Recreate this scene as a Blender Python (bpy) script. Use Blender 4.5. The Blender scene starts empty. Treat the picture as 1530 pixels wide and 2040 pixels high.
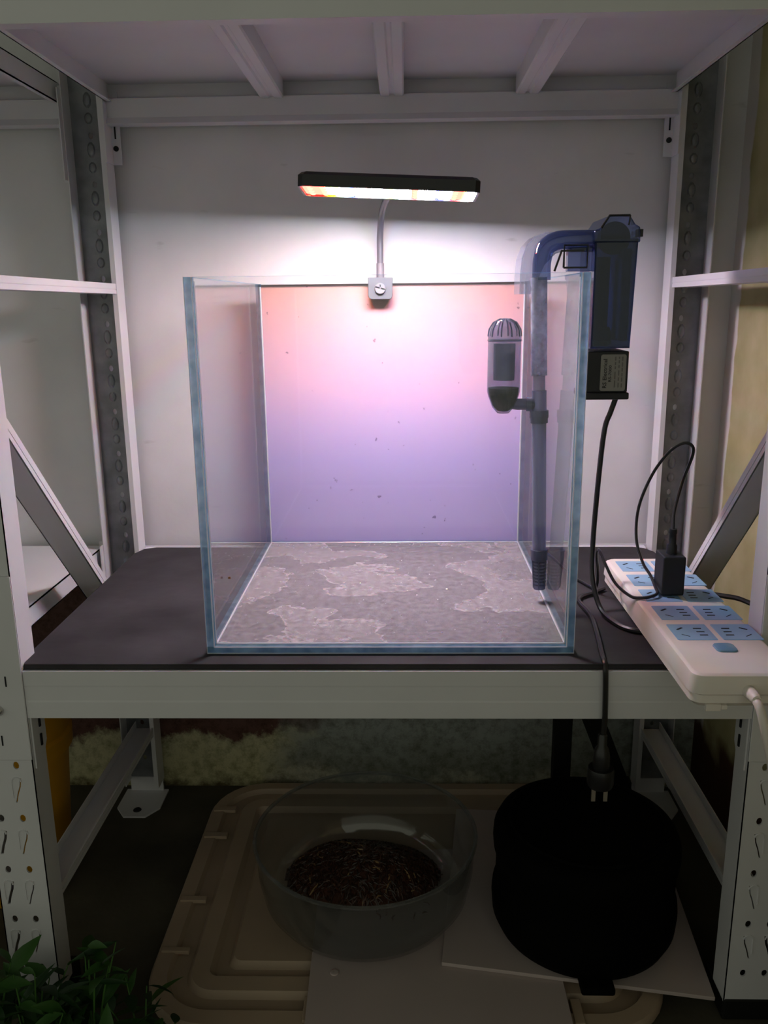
import bpy, bmesh, math, random
from mathutils import Vector, Matrix
from mathutils.geometry import delaunay_2d_cdt
random.seed(7)
sc = bpy.context.scene
COL = sc.collection

# ------------------------------------------------------------------ camera, world, exposure
CAM = Vector((0.0179, -0.8635, 0.3755))
FWD = Vector((-0.02510119, 0.96985927, -0.24236941))
RGT = Vector((0.99967325, 0.02318078, -0.0107724))
UPV = Vector((0.00482941, 0.24256061, 0.97012423))
cd = bpy.data.cameras.new('camera')
cd.sensor_fit = 'VERTICAL'; cd.sensor_height = 24.0; cd.lens = 1693.1 / 2040 * 24.0
cd.clip_start = 0.01; cd.clip_end = 50
cam = bpy.data.objects.new('camera', cd); COL.objects.link(cam)
m3 = Matrix((RGT, UPV, -FWD)).transposed()
cam.matrix_world = Matrix.Translation(CAM) @ m3.to_4x4()
sc.camera = cam

world = bpy.data.worlds.new('dim_room'); sc.world = world; world.use_nodes = True
bgn = world.node_tree.nodes['Background']
bgn.inputs[0].default_value = (0.97, 1.0, 0.80, 1); bgn.inputs[1].default_value = 0.37
LED_POWER = 250.0

vs = sc.view_settings
vs.view_transform = 'Standard'; vs.look = 'None'; vs.exposure = 0.0; vs.gamma = 1.0; vs.use_curve_mapping = False
cy = sc.cycles
cy.max_bounces = 9; cy.diffuse_bounces = 4; cy.glossy_bounces = 5; cy.transmission_bounces = 8
cy.transparent_max_bounces = 20; cy.use_adaptive_sampling = True; cy.adaptive_threshold = 0.035; cy.caustics_reflective = False; cy.caustics_refractive = False
cy.sample_clamp_indirect = 4.0; cy.use_denoising = True; cy.blur_glossy = 0.5

# ------------------------------------------------------------------ materials
def lin(c):
    return tuple(((v / 255) / 12.92 if v <= 10 else ((v / 255 + 0.055) / 1.055) ** 2.4) for v in c)

def newmat(name):
    m = bpy.data.materials.new(name); m.use_nodes = True
    nt = m.node_tree; nt.nodes.clear()
    return m, nt, nt.nodes, nt.links

def node(nt, typ, **kw):
    n = nt.nodes.new(typ)
    for k, v in kw.items():
        if k.startswith('i_'):
            n.inputs[k[2:].replace('_', ' ')].default_value = v
        else:
            setattr(n, k, v)
    return n

def ramp(nt, stops):
    r = nt.nodes.new('ShaderNodeValToRGB'); e = r.color_ramp.elements
    while len(e) < len(stops): e.new(0.5)
    for i, (p, c) in enumerate(stops):
        e[i].position = p; e[i].color = (c[0], c[1], c[2], 1)
    return r

def plain(name, c, rough=0.5, spec=0.5, metal=0.0, vary=0.12, scale=30, bump=0.0, bscale=200):
    m, nt, N, Lk = newmat(name)
    out = node(nt, 'ShaderNodeOutputMaterial'); b = node(nt, 'ShaderNodeBsdfPrincipled')
    b.inputs['Roughness'].default_value = rough; b.inputs['Specular IOR Level'].default_value = spec
    b.inputs['Metallic'].default_value = metal
    tc = node(nt, 'ShaderNodeTexCoord'); nz = node(nt, 'ShaderNodeTexNoise')
    nz.inputs['Scale'].default_value = scale; nz.inputs['Detail'].default_value = 5
    Lk.new(tc.outputs['Object'], nz.inputs['Vector'])
    r = ramp(nt, [(0.3, [v * (1 - vary) for v in c]), (0.7, [min(1, v * (1 + vary)) for v in c])])
    Lk.new(nz.outputs['Fac'], r.inputs['Fac']); Lk.new(r.outputs['Color'], b.inputs['Base Color'])
    if bump:
        n2 = node(nt, 'ShaderNodeTexNoise'); n2.inputs['Scale'].default_value = bscale
        Lk.new(tc.outputs['Object'], n2.inputs['Vector'])
        bp = node(nt, 'ShaderNodeBump'); bp.inputs['Strength'].default_value = bump; bp.inputs['Distance'].default_value = 0.002
        Lk.new(n2.outputs['Fac'], bp.inputs['Height']); Lk.new(bp.outputs['Normal'], b.inputs['Normal'])
    Lk.new(b.outputs[0], out.inputs[0])
    return m

def fresnel(nt, f0=0.04, f90=0.96):
    """two-sided Schlick reflectance for thin clear sheets"""
    g = node(nt, 'ShaderNodeNewGeometry'); d = node(nt, 'ShaderNodeVectorMath', operation='DOT_PRODUCT')
    nt.links.new(g.outputs['Normal'], d.inputs[0]); nt.links.new(g.outputs['Incoming'], d.inputs[1])
    a = node(nt, 'ShaderNodeMath', operation='ABSOLUTE'); nt.links.new(d.outputs['Value'], a.inputs[0])
    s = node(nt, 'ShaderNodeMath', operation='SUBTRACT'); s.inputs[0].default_value = 1; nt.links.new(a.outputs[0], s.inputs[1])
    p = node(nt, 'ShaderNodeMath', operation='POWER'); p.inputs[1].default_value = 5; nt.links.new(s.outputs[0], p.inputs[0])
    ma = node(nt, 'ShaderNodeMath', operation='MULTIPLY_ADD'); ma.inputs[1].default_value = f90; ma.inputs[2].default_value = f0
    nt.links.new(p.outputs[0], ma.inputs[0])
    return ma.outputs[0]

def clear(name, tint, haze=0.0, hazec=(0.7, 0.7, 0.75), rough=0.02, f0=0.04, hnoise=0.0, nscale=40):
    m, nt, N, Lk = newmat(name)
    out = node(nt, 'ShaderNodeOutputMaterial')
    t = node(nt, 'ShaderNodeBsdfTransparent'); t.inputs[0].default_value = (*tint, 1)
    g = node(nt, 'ShaderNodeBsdfGlossy'); g.inputs['Roughness'].default_value = rough
    base = t.outputs[0]
    if haze:
        df = node(nt, 'ShaderNodeBsdfDiffuse'); df.inputs[0].default_value = (*hazec, 1)
        tr = node(nt, 'ShaderNodeBsdfTranslucent'); tr.inputs[0].default_value = (*hazec, 1)
        hm = node(nt, 'ShaderNodeMixShader'); hm.inputs[0].default_value = 0.4
        Lk.new(df.outputs[0], hm.inputs[1]); Lk.new(tr.outputs[0], hm.inputs[2])
        mx = node(nt, 'ShaderNodeMixShader'); mx.inputs[0].default_value = haze
        if hnoise:
            tc = node(nt, 'ShaderNodeTexCoord'); nz = node(nt, 'ShaderNodeTexNoise')
            nz.inputs['Scale'].default_value = nscale; nz.inputs['Detail'].default_value = 4
            Lk.new(tc.outputs['Object'], nz.inputs['Vector'])
            mr = node(nt, 'ShaderNodeMapRange'); mr.inputs[1].default_value = 0.3; mr.inputs[2].default_value = 0.7
            mr.inputs[3].default_value = max(0, haze - hnoise); mr.inputs[4].default_value = haze + hnoise
            Lk.new(nz.outputs['Fac'], mr.inputs[0]); Lk.new(mr.outputs[0], mx.inputs[0])
        Lk.new(t.outputs[0], mx.inputs[1]); Lk.new(hm.outputs[0], mx.inputs[2]); base = mx.outputs[0]
    fm = node(nt, 'ShaderNodeMixShader'); Lk.new(fresnel(nt, f0, 0.86 - f0), fm.inputs[0])
    Lk.new(base, fm.inputs[1]); Lk.new(g.outputs[0], fm.inputs[2]); Lk.new(fm.outputs[0], out.inputs[0])
    return m

def emit(name, c, s):
    m, nt, N, Lk = newmat(name)
    out = node(nt, 'ShaderNodeOutputMaterial'); e = node(nt, 'ShaderNodeEmission')
    e.inputs[0].default_value = (*c, 1); e.inputs[1].default_value = s
    Lk.new(e.outputs[0], out.inputs[0])
    return m

def wall_paint():
    m, nt, N, Lk = newmat('old_white_plaster')
    out = node(nt, 'ShaderNodeOutputMaterial'); b = node(nt, 'ShaderNodeBsdfPrincipled'); b.inputs['Roughness'].default_value = 0.75
    b.inputs['Specular IOR Level'].default_value = 0.2
    tc = node(nt, 'ShaderNodeTexCoord'); sx = node(nt, 'ShaderNodeSeparateXYZ'); Lk.new(tc.outputs['Object'], sx.inputs[0])
    n1 = node(nt, 'ShaderNodeTexNoise'); n1.inputs['Scale'].default_value = 6; n1.inputs['Detail'].default_value = 8
    Lk.new(tc.outputs['Object'], n1.inputs['Vector'])
    paint = ramp(nt, [(0.25, lin((207, 206, 209))), (0.75, lin((227, 226, 230)))]); Lk.new(n1.outputs['Fac'], paint.inputs['Fac'])
    # small scuffs
    mp = node(nt, 'ShaderNodeMapping'); mp.inputs['Scale'].default_value = (14, 14, 55); mp.inputs['Rotation'].default_value = (0, 0.4, 0)
    Lk.new(tc.outputs['Object'], mp.inputs[0])
    n2 = node(nt, 'ShaderNodeTexNoise'); n2.inputs['Scale'].default_value = 1; n2.inputs['Detail'].default_value = 6; Lk.new(mp.outputs[0], n2.inputs['Vector'])
    sc1 = ramp(nt, [(0.70, (0, 0, 0)), (0.78, (0.35, 0.35, 0.35))]); Lk.new(n2.outputs['Fac'], sc1.inputs['Fac'])
    mx1 = node(nt, 'ShaderNodeMix', data_type='RGBA'); Lk.new(sc1.outputs['Color'], mx1.inputs['Factor'])
    Lk.new(paint.outputs['Color'], mx1.inputs[6]); mx1.inputs[7].default_value = (*lin((150, 146, 146)), 1)
    # lower zone: old paint, gray left part dark red brown, then flaked pale plaster, then grey foot
    n3 = node(nt, 'ShaderNodeTexNoise'); n3.inputs['Scale'].default_value = 9; n3.inputs['Detail'].default_value = 10; n3.inputs['Roughness'].default_value = 0.7
    Lk.new(tc.outputs['Object'], n3.inputs['Vector'])
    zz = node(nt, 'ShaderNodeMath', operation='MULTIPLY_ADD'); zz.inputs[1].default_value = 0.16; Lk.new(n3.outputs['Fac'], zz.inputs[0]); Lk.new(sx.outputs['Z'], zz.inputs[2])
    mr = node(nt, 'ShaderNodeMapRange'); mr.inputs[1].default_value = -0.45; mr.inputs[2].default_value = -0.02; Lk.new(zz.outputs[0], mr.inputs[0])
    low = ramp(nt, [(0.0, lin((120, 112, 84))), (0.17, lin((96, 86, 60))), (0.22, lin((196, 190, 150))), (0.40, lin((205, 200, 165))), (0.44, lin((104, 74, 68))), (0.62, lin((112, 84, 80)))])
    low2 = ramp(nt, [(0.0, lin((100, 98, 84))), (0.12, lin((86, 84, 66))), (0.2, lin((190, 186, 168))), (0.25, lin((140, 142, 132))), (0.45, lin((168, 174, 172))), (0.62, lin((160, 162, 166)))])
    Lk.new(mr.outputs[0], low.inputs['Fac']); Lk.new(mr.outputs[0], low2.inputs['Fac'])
    xm = node(nt, 'ShaderNodeMath', operation='MULTIPLY_ADD'); xm.inputs[1].default_value = 0.5; Lk.new(n1.outputs['Fac'], xm.inputs[0]); Lk.new(sx.outputs['X'], xm.inputs[2])
    xr = node(nt, 'ShaderNodeMapRange'); xr.inputs[1].default_value = 0.03; xr.inputs[2].default_value = 0.12; Lk.new(xm.outputs[0], xr.inputs[0])
    mx2 = node(nt, 'ShaderNodeMix', data_type='RGBA'); Lk.new(xr.outputs[0], mx2.inputs['Factor'])
    Lk.new(low.outputs['Color'], mx2.inputs[6]); Lk.new(low2.outputs['Color'], mx2.inputs[7])
    n4 = node(nt, 'ShaderNodeTexNoise'); n4.inputs['Scale'].default_value = 60; n4.inputs['Detail'].default_value = 12; n4.inputs['Roughness'].default_value = 0.75
    Lk.new(tc.outputs['Object'], n4.inputs['Vector'])
    sp = ramp(nt, [(0.34, (0.5, 0.5, 0.45)), (0.56, (1, 1, 1))]); Lk.new(n4.outputs['Fac'], sp.inputs['Fac'])
    mul = node(nt, 'ShaderNodeMix', data_type='RGBA', blend_type='MULTIPLY'); mul.inputs['Factor'].default_value = 1
    Lk.new(mx2.outputs[2], mul.inputs[6]); Lk.new(sp.outputs['Color'], mul.inputs[7])
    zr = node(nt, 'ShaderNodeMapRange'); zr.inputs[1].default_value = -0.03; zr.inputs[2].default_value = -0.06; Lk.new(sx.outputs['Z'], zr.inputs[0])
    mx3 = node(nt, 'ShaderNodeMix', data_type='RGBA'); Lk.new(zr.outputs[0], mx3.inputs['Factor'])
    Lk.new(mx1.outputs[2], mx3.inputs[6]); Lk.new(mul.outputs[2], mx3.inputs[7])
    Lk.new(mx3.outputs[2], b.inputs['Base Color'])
    bp = node(nt, 'ShaderNodeBump'); bp.inputs['Strength'].default_value = 0.25; bp.inputs['Distance'].default_value = 0.004
    n5 = node(nt, 'ShaderNodeTexNoise'); n5.inputs['Scale'].default_value = 28; n5.inputs['Detail'].default_value = 7; Lk.new(tc.outputs['Object'], n5.inputs['Vector'])
    Lk.new(n5.outputs['Fac'], bp.inputs['Height']); Lk.new(bp.outputs['Normal'], b.inputs['Normal'])
    Lk.new(b.outputs[0], out.inputs[0])
    return m

def side_wall_paint():
    m, nt, N, Lk = newmat('olive_plaster')
    out = node(nt, 'ShaderNodeOutputMaterial'); b = node(nt, 'ShaderNodeBsdfPrincipled'); b.inputs['Roughness'].default_value = 0.8
    b.inputs['Specular IOR Level'].default_value = 0.2
    tc = node(nt, 'ShaderNodeTexCoord'); sx = node(nt, 'ShaderNodeSeparateXYZ'); Lk.new(tc.outputs['Object'], sx.inputs[0])
    n1 = node(nt, 'ShaderNodeTexNoise'); n1.inputs['Scale'].default_value = 12; n1.inputs['Detail'].default_value = 8
    Lk.new(tc.outputs['Object'], n1.inputs['Vector'])
    c1 = ramp(nt, [(0.3, lin((158, 150, 108))), (0.7, lin((186, 178, 140)))]); Lk.new(n1.outputs['Fac'], c1.inputs['Fac'])
    # white paint carried a little way around the corner, ragged edge
    yy = node(nt, 'ShaderNodeMath', operation='MULTIPLY_ADD'); yy.inputs[1].default_value = 0.03; Lk.new(n1.outputs['Fac'], yy.inputs[0]); Lk.new(sx.outputs['Y'], yy.inputs[2])
    yr = node(nt, 'ShaderNodeMapRange'); yr.inputs[1].default_value = 0.438; yr.inputs[2].default_value = 0.442; Lk.new(yy.outputs[0], yr.inputs[0])
    mx = node(nt, 'ShaderNodeMix', data_type='RGBA'); Lk.new(yr.outputs[0], mx.inputs['Factor'])
    Lk.new(c1.outputs['Color'], mx.inputs[6]); mx.inputs[7].default_value = (*lin((212, 206, 204)), 1)
    # low zone reddish brown stain
    zz = node(nt, 'ShaderNodeMath', operation='MULTIPLY_ADD'); zz.inputs[1].default_value = 0.14; Lk.new(n1.outputs['Fac'], zz.inputs[0]); Lk.new(sx.outputs['Z'], zz.inputs[2])
    zr = node(nt, 'ShaderNodeMapRange'); zr.inputs[1].default_value = -0.22; zr.inputs[2].default_value = -0.26; Lk.new(zz.outputs[0], zr.inputs[0])
    m2 = node(nt, 'ShaderNodeMix', data_type='RGBA'); Lk.new(zr.outputs[0], m2.inputs['Factor'])
    Lk.new(mx.outputs[2], m2.inputs[6]); m2.inputs[7].default_value = (*lin((84, 56, 42)), 1)
    Lk.new(m2.outputs[2], b.inputs['Base Color']); Lk.new(b.outputs[0], out.inputs[0])
    return m

def film_mat():
    m, nt, N, Lk = newmat('gradient_film')
    out = node(nt, 'ShaderNodeOutputMaterial'); b = node(nt, 'ShaderNodeBsdfPrincipled'); b.inputs['Roughness'].default_value = 0.55
    b.inputs['Specular IOR Level'].default_value = 0.25
    tc = node(nt, 'ShaderNodeTexCoord'); sx = node(nt, 'ShaderNodeSeparateXYZ'); Lk.new(tc.outputs['Object'], sx.inputs[0])
    mr = node(nt, 'ShaderNodeMapRange'); mr.inputs[1].default_value = 0.0; mr.inputs[2].default_value = 0.4; Lk.new(sx.outputs['Z'], mr.inputs[0])
    r = ramp(nt, [(0.0, lin((206, 188, 244))), (0.34, lin((204, 182, 240))), (0.48, lin((212, 182, 228))), (0.64, lin((222, 176, 202))), (0.85, lin((214, 164, 170))), (1.0, lin((210, 154, 146)))])
    Lk.new(mr.outputs[0], r.inputs['Fac'])
    n1 = node(nt, 'ShaderNodeTexNoise'); n1.inputs['Scale'].default_value = 95; n1.inputs['Detail'].default_value = 2; Lk.new(tc.outputs['Object'], n1.inputs['Vector'])
    sp = ramp(nt, [(0.24, (0.45, 0.42, 0.5)), (0.27, (1, 1, 1))]); Lk.new(n1.outputs['Fac'], sp.inputs['Fac'])
    mul = node(nt, 'ShaderNodeMix', data_type='RGBA', blend_type='MULTIPLY'); mul.inputs['Factor'].default_value = 1
    Lk.new(r.outputs['Color'], mul.inputs[6]); Lk.new(sp.outputs['Color'], mul.inputs[7])
    Lk.new(mul.outputs[2], b.inputs['Base Color']); Lk.new(b.outputs[0], out.inputs[0])
    return m

def residue_mat():
    m, nt, N, Lk = newmat('dried_water_residue')
    out = node(nt, 'ShaderNodeOutputMaterial')
    tc = node(nt, 'ShaderNodeTexCoord'); mp = node(nt, 'ShaderNodeMapping'); mp.inputs['Location'].default_value = (0.35, 1.2, 0)
    mp.inputs['Scale'].default_value = (6, 7.5, 6); Lk.new(tc.outputs['Object'], mp.inputs[0])
    n1 = node(nt, 'ShaderNodeTexNoise'); n1.inputs['Scale'].default_value = 1.0; n1.inputs['Detail'].default_value = 5; n1.inputs['Roughness'].default_value = 0.48
    n1.inputs['Distortion'].default_value = 0.3
    Lk.new(mp.outputs[0], n1.inputs['Vector'])
    a = ramp(nt, [(0.0, (0.22,) * 3), (0.500, (0.24,) * 3), (0.506, (0.60,) * 3), (0.516, (0.40,) * 3), (0.60, (0.36,) * 3), (0.604, (0.50,) * 3), (0.614, (0.27,) * 3)])
    Lk.new(n1.outputs['Fac'], a.inputs['Fac'])
    n2 = node(nt, 'ShaderNodeTexNoise'); n2.inputs['Scale'].default_value = 120; Lk.new(tc.outputs['Object'], n2.inputs['Vector'])
    c = ramp(nt, [(0.3, lin((150, 145, 148))), (0.7, lin((196, 190, 196)))]); Lk.new(n2.outputs['Fac'], c.inputs['Fac'])
    t = node(nt, 'ShaderNodeBsdfTransparent'); d = node(nt, 'ShaderNodeBsdfDiffuse'); Lk.new(c.outputs['Color'], d.inputs[0])
    mx = node(nt, 'ShaderNodeMixShader'); Lk.new(a.outputs['Color'], mx.inputs[0]); Lk.new(t.outputs[0], mx.inputs[1]); Lk.new(d.outputs[0], mx.inputs[2])
    Lk.new(mx.outputs[0], out.inputs[0])
    return m

def glass_edge():
    m, nt, N, Lk = newmat('blue_glass_edge')
    out = node(nt, 'ShaderNodeOutputMaterial')
    tc = node(nt, 'ShaderNodeTexCoord'); n1 = node(nt, 'ShaderNodeTexNoise'); n1.inputs['Scale'].default_value = 60
    Lk.new(tc.outputs['Object'], n1.inputs['Vector'])
    c = ramp(nt, [(0.3, lin((96, 140, 172))), (0.7, lin((150, 190, 214)))]); Lk.new(n1.outputs['Fac'], c.inputs['Fac'])
    d = node(nt, 'ShaderNodeBsdfDiffuse'); tr = node(nt, 'ShaderNodeBsdfTranslucent'); Lk.new(c.outputs['Color'], d.inputs[0]); Lk.new(c.outputs['Color'], tr.inputs[0])
    t = node(nt, 'ShaderNodeBsdfTransparent'); t.inputs[0].default_value = (0.62, 0.84, 0.95, 1)
    g = node(nt, 'ShaderNodeBsdfGlossy'); g.inputs['Roughness'].default_value = 0.15
    m1 = node(nt, 'ShaderNodeMixShader'); m1.inputs[0].default_value = 0.65; Lk.new(d.outputs[0], m1.inputs[1]); Lk.new(tr.outputs[0], m1.inputs[2])
    m2 = node(nt, 'ShaderNodeMixShader'); m2.inputs[0].default_value = 0.25; Lk.new(m1.outputs[0], m2.inputs[1]); Lk.new(t.outputs[0], m2.inputs[2])
    m3_ = node(nt, 'ShaderNodeMixShader'); m3_.inputs[0].default_value = 0.1; Lk.new(m2.outputs[0], m3_.inputs[1]); Lk.new(g.outputs[0], m3_.inputs[2])
    Lk.new(m3_.outputs[0], out.inputs[0])
    return m

def led_board():
    """the lit LED board: rows of coloured diodes, brightest at each diode"""
    m, nt, N, Lk = newmat('lit_led_board')
    out = node(nt, 'ShaderNodeOutputMaterial'); e = node(nt, 'ShaderNodeEmission')
    tc = node(nt, 'ShaderNodeTexCoord'); sx = node(nt, 'ShaderNodeSeparateXYZ'); Lk.new(tc.outputs['Object'], sx.inputs[0])
    mr = node(nt, 'ShaderNodeMapRange'); mr.inputs[1].default_value = -0.104; mr.inputs[2].default_value = 0.104; Lk.new(sx.outputs['X'], mr.inputs[0])
    W = (0.76, 0.90, 1.0); Rd = (0.9, 0.006, 0.004); Gr = (0.25, 0.9, 0.012); Bl = (0.008, 0.012, 1.0); Yw = (0.9, 0.7, 0.012)
    st = [(0.0, Rd), (0.10, Rd), (0.14, Yw), (0.17, Gr), (0.20, W), (0.24, W), (0.255, Bl), (0.29, Bl), (0.31, W), (0.36, Rd), (0.40, W), (0.47, W), (0.49, Gr), (0.52, Gr), (0.54, W), (0.61, W), (0.63, Rd), (0.665, Rd), (0.69, W), (0.75, Yw), (0.775, Bl), (0.825, Bl), (0.845, W), (0.87, Rd), (0.93, Rd), (0.955, Yw), (0.975, W), (1.0, W)]
    r = ramp(nt, [(p, c) for p, c in st]); Lk.new(mr.outputs[0], r.inputs['Fac'])
    mix = node(nt, 'ShaderNodeMix', data_type='RGBA'); mix.inputs['Factor'].default_value = 0.0
    Lk.new(r.outputs['Color'], mix.inputs[6]); mix.inputs[7].default_value = (1, 0.95, 1, 1)
    Lk.new(mix.outputs[2], e.inputs[0]); e.inputs[1].default_value = LED_POWER * 0.55
    Lk.new(e.outputs[0], out.inputs[0])
    return m

M = {}
M['wall'] = wall_paint(); M['olive'] = side_wall_paint()
M['floor'] = plain('dark_concrete', lin((74, 70, 60)), 0.8, 0.2, vary=0.3, scale=8, bump=0.4, bscale=60)
M['ceil'] = plain('dull_ceiling', lin((90, 88, 80)), 0.9, 0.1, scale=4)
M['steel'] = plain('white_painted_steel', lin((212, 211, 216)), 0.42, 0.45, vary=0.03, scale=12)
M['shadesteel'] = plain('shade_darkened_steel', lin((126, 128, 134)), 0.38, 0.5, metal=0.25, vary=0.25, scale=40)  # shade of the rear post recess put into a darker grey
M['rivet'] = plain('zinc_rivet', (0.6, 0.6, 0.6), 0.3, 0.5, metal=0.9, vary=0.05)
M['blackfoot'] = plain('black_plastic_foot', (0.006, 0.006, 0.006), 0.6, 0.3)
M['mat'] = plain('worn_black_foam', lin((53, 51, 54)), 0.85, 0.25, vary=0.42, scale=9, bump=0.5, bscale=30)
M['glass'] = clear('clear_glass', (0.965, 0.98, 0.985))
M['bottomglass'] = clear('clear_bottom_glass', (0.93, 0.95, 0.96), haze=0.05, hazec=(0.75, 0.74, 0.78))
M['edge'] = glass_edge()
M['seam_or_glint'] = clear('clear_silicone_and_glint', (0.85, 0.88, 0.92), haze=0.75, hazec=(0.9, 0.92, 0.97), rough=0.2)  # silicone joints, and the painted glint lines on the outer glass edges
M['film'] = film_mat(); M['residue'] = residue_mat()
M['drop'] = clear('water_drop', (0.9, 0.9, 0.92), haze=0.5, hazec=(0.95, 0.95, 1.0), rough=0.05, f0=0.2)
M['lampblack'] = plain('black_lamp_shell', (0.012, 0.012, 0.013), 0.4, 0.5, vary=0.1)
M['ledboard'] = led_board()
M['leds'] = [emit('led_red', (1, 0.006, 0.004), LED_POWER * 0.7), emit('led_green', (0.3, 1, 0.02), LED_POWER),
             emit('led_blue', (0.02, 0.04, 1), LED_POWER * 1.5), emit('led_white', (0.82, 0.93, 1), LED_POWER * 2)]
M['armgrey'] = plain('grey_metal_arm', lin((92, 90, 98)), 0.4, 0.5, vary=0.05)
M['clampgrey'] = plain('grey_plastic_clamp', lin((92, 94, 100)), 0.55, 0.3, vary=0.05)
M['screwgrey'] = plain('pale_screw', lin((118, 118, 124)), 0.4, 0.5, vary=0.05)
M['slotblack'] = plain('black_recess', (0.008, 0.008, 0.01), 0.6, 0.3)
M['smoke'] = clear('smoked_blue_plastic', (0.36, 0.42, 0.58), haze=0.12, hazec=(0.14, 0.19, 0.33), rough=0.06, f0=0.05)
M['smokelight'] = clear('pale_smoked_plastic', (0.55, 0.57, 0.66), haze=0.18, hazec=(0.45, 0.47, 0.55), rough=0.06, f0=0.05, hnoise=0.12)
M['spout'] = clear('clear_spout_plastic', (0.86, 0.87, 0.90), haze=0.12, hazec=(0.6, 0.64, 0.74), rough=0.03, f0=0.08)
M['tubegrey'] = clear('slate_grey_tube', (0.50, 0.53, 0.66), haze=0.5, hazec=(0.34, 0.37, 0.50), rough=0.12)
M['tubedark'] = clear('dark_slate_fitting', (0.36, 0.39, 0.50), haze=0.6, hazec=(0.19, 0.21, 0.30), rough=0.12)
M['mottle'] = clear('mottled_tube', (0.50, 0.53, 0.64), haze=0.5, hazec=(0.42, 0.44, 0.54), rough=0.1, hnoise=0.28, nscale=90)
M['sponge'] = plain('dark_sponge', lin((44, 46, 56)), 0.9, 0.2, vary=0.35, scale=150, bump=0.5)
M['motor'] = plain('black_motor_shell', lin((34, 34, 38)), 0.45, 0.4, vary=0.08)
M['impeller'] = plain('green_impeller', lin((20, 110, 60)), 0.5, 0.4)
M['label'] = plain('grey_beige_label', lin((150, 147, 140)), 0.5, 0.4, vary=0.04)
M['print'] = plain('dark_label_print', lin((58, 55, 56)), 0.6, 0.3, vary=0.05)
M['cord'] = plain('black_cable', (0.01, 0.01, 0.011), 0.35, 0.5, vary=0.1)
M['strip'] = plain('white_plastic', lin((226, 218, 212)), 0.4, 0.45, vary=0.03, scale=20)
M['blue'] = plain('pale_blue_plastic', lin((140, 180, 212)), 0.4, 0.45, vary=0.05)
M['switch'] = plain('blue_switch', lin((104, 146, 178)), 0.25, 0.6, vary=0.05)
M['redlight'] = emit('red_indicator', (1, 0.12, 0.12), 1.6)
M['adapter'] = plain('black_adapter', lin((26, 29, 33)), 0.5, 0.4, vary=0.08)
M['brass'] = plain('plug_metal', (0.55, 0.5, 0.42), 0.35, 0.5, metal=0.9)
M['lid'] = plain('beige_plastic', lin((168, 148, 128)), 0.55, 0.4, vary=0.08, scale=10)
M['board'] = plain('pinkish_white_board', lin((182, 168, 166)), 0.6, 0.3, vary=0.04, scale=10)
M['bowl'] = clear('clear_bowl_plastic', (0.88, 0.89, 0.89), haze=0.04, hazec=(0.55, 0.56, 0.55), rough=0.06, f0=0.06)
M['bowlrim'] = clear('bowl_rim_plastic', (0.75, 0.77, 0.77), haze=0.15, hazec=(0.6, 0.61, 0.6), rough=0.05, f0=0.1)
M['worm'] = plain('dark_brown_worm', lin((46, 27, 21)), 0.35, 0.5, vary=0.3, scale=90)
M['worm2'] = plain('red_brown_worm', lin((72, 42, 29)), 0.35, 0.5, vary=0.3, scale=90)
M['worm3'] = plain('pale_worm', lin((150, 122, 84)), 0.35, 0.5, vary=0.1)
M['crumb'] = plain('brown_frass', lin((72, 48, 40)), 0.9, 0.1, vary=0.35, scale=120, bump=0.6)
M['drum'] = plain('matt_black_plastic', (0.0016, 0.0016, 0.0018), 0.8, 0.06, vary=0.1)
M['stand'] = plain('black_stand', (0.004, 0.004, 0.004), 0.7, 0.2)
M['yellow'] = plain('yellow_plastic', lin((196, 140, 20)), 0.5, 0.4, vary=0.06)
M['leaf'] = plain('green_leaf', lin((48, 88, 30)), 0.5, 0.4, vary=0.25, scale=18)
M['leaf2'] = plain('dark_green_leaf', lin((26, 56, 22)), 0.5, 0.4, vary=0.25, scale=18)
M['stem'] = plain('green_stem', lin((66, 104, 44)), 0.6, 0.3)

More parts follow.
